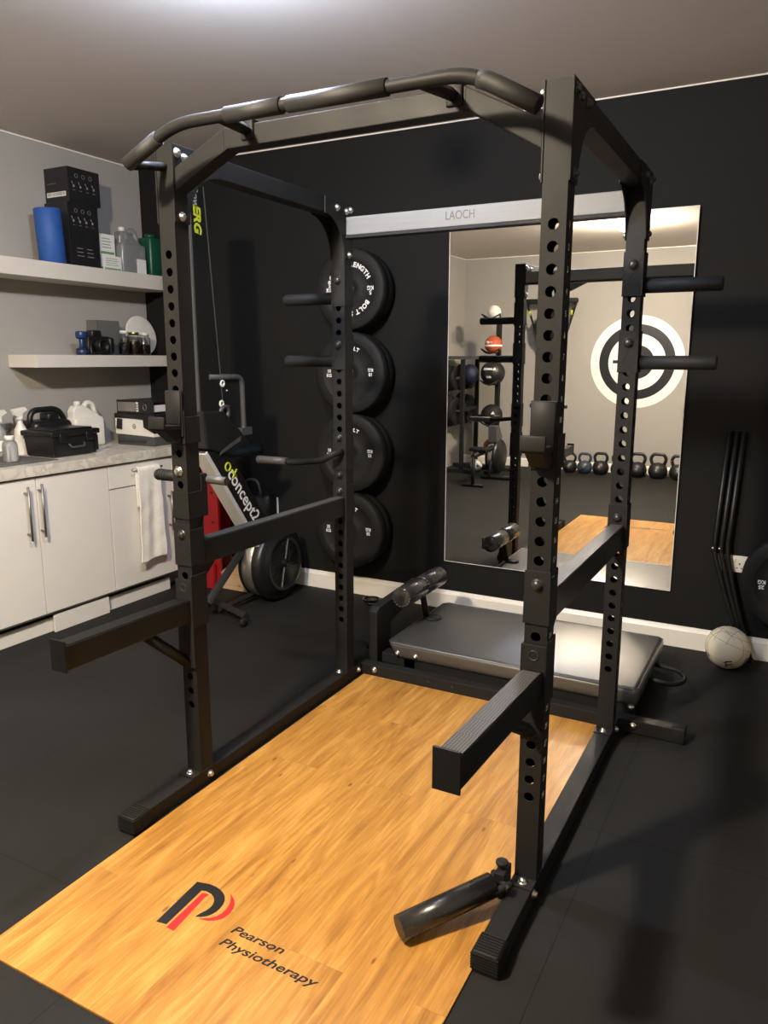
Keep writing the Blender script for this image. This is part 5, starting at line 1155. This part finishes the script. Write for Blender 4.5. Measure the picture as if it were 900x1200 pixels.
bm = B(); prism(bm, [(-2.42, 0.50), (-2.30, 0.66), (-2.18, 0.66), (-2.20, 0.45)], 'x', -1.27, -1.16); obj('neck_cover', bm, 'grey_plastic', t, 0.01)
bm = B(); rbox(bm, -1.32, -1.10, -1.85, -1.68, 0.40, 0.44, 0.01, 2); obj('seat', bm, 'rubber', t)
t.location.x -= 0.24; t.location.y -= 0.33

# ski machine on the far wall
SX, SY = -1.08, YR
t = thing('ski_trainer', 'tall black wall-mounted ski machine with yellow pull cords at the far end', 'ski machine', (SX, SY, 0))
bm = B(); box(bm, SX - 0.045, SX + 0.045, SY + 0.04, SY + 0.13, 0.0, 2.10); obj('column', bm, 'steel', t, 0.005)
bm = B(); box(bm, SX - 0.15, SX + 0.15, SY + 0.0, SY + 0.04, 0.5, 0.56); box(bm, SX - 0.15, SX + 0.15, SY + 0.0, SY + 0.04, 1.85, 1.91); obj('wall_bracket', bm, 'steel', t, 0.003)
bm = B(); rbox(bm, SX - 0.34, SX + 0.34, SY + 0.15, SY + 0.24, 2.16, 2.22, 0.012, 2); box(bm, SX - 0.05, SX + 0.05, SY + 0.06, SY + 0.20, 2.05, 2.19); obj('pulley_head', bm, 'steel', t, 0.003)
bm = B(); lathe(bm, [(0, 0.13), (0.18, 0.13), (0.215, 0.15), (0.22, 0.18), (0.20, 0.23), (0.10, 0.26), (0, 0.265)], (SX, SY, 1.86), 'y', 44); obj('flywheel_housing', bm, 'black_plastic', t)
for s in (-1, 1):
    bm = B(); tube(bm, [(SX + s * 0.30, SY + 0.20, 2.16), (SX + s * 0.275, SY + 0.22, 2.07)], 0.006, 8); hd = obj('pull_cord', bm, 'black_print', t)
    bm = B(); tube(bm, [(SX + s * 0.275, SY + 0.22, 2.07), (SX + s * 0.270, SY + 0.222, 2.01)], 0.014, 10); obj('hand_grip', bm, 'yellow_print', hd)
    bm = B(); tube(bm, [(SX + s * 0.32, SY + 0.19, 2.16), (SX + s * 0.05, SY + 0.10, 1.30)], 0.014, 8); obj('side_strut', bm, 'steel', t)

# ================================================================= CAMERA AND VIEW
cam = bpy.data.cameras.new('camera'); co = bpy.data.objects.new('camera', cam); COL.objects.link(co); S.camera = co
r_ = Vector((0.88219938, 0.47087141, 0.00209041)); u_ = Vector((-0.09443286, 0.17257164, 0.98045982)); f_ = Vector((-0.46130975, 0.86515845, -0.19670832))
mw = Matrix((r_, u_, -f_)).transposed().to_4x4(); mw.translation = Vector((1.80899, -1.89563, 1.51265)); co.matrix_world = mw
cam.sensor_fit = 'VERTICAL'; cam.sensor_height = 36.0; cam.sensor_width = 27.0; cam.lens = 896.452 / 1200 * 36
cam.clip_start = 0.02
w = bpy.data.worlds.new('world'); S.world = w; w.use_nodes = True
w.node_tree.nodes['Background'].inputs['Color'].default_value = (0.9, 0.85, 0.8, 1); w.node_tree.nodes['Background'].inputs['Strength'].default_value = 0.0
S.view_settings.view_transform = 'Standard'; S.view_settings.look = 'None'; S.view_settings.gamma = 1; S.view_settings.use_curve_mapping = False
S.view_settings.exposure = 0.0
c = S.cycles
c.max_bounces = 10; c.diffuse_bounces = 5; c.glossy_bounces = 5; c.transmission_bounces = 8; c.sample_clamp_indirect = 12.0; c.use_guiding = True; c.use_surface_guiding = True; c.use_volume_guiding = False; c.guiding_training_samples = 64; c.use_denoising = True
c.caustics_reflective = True; c.caustics_refractive = False
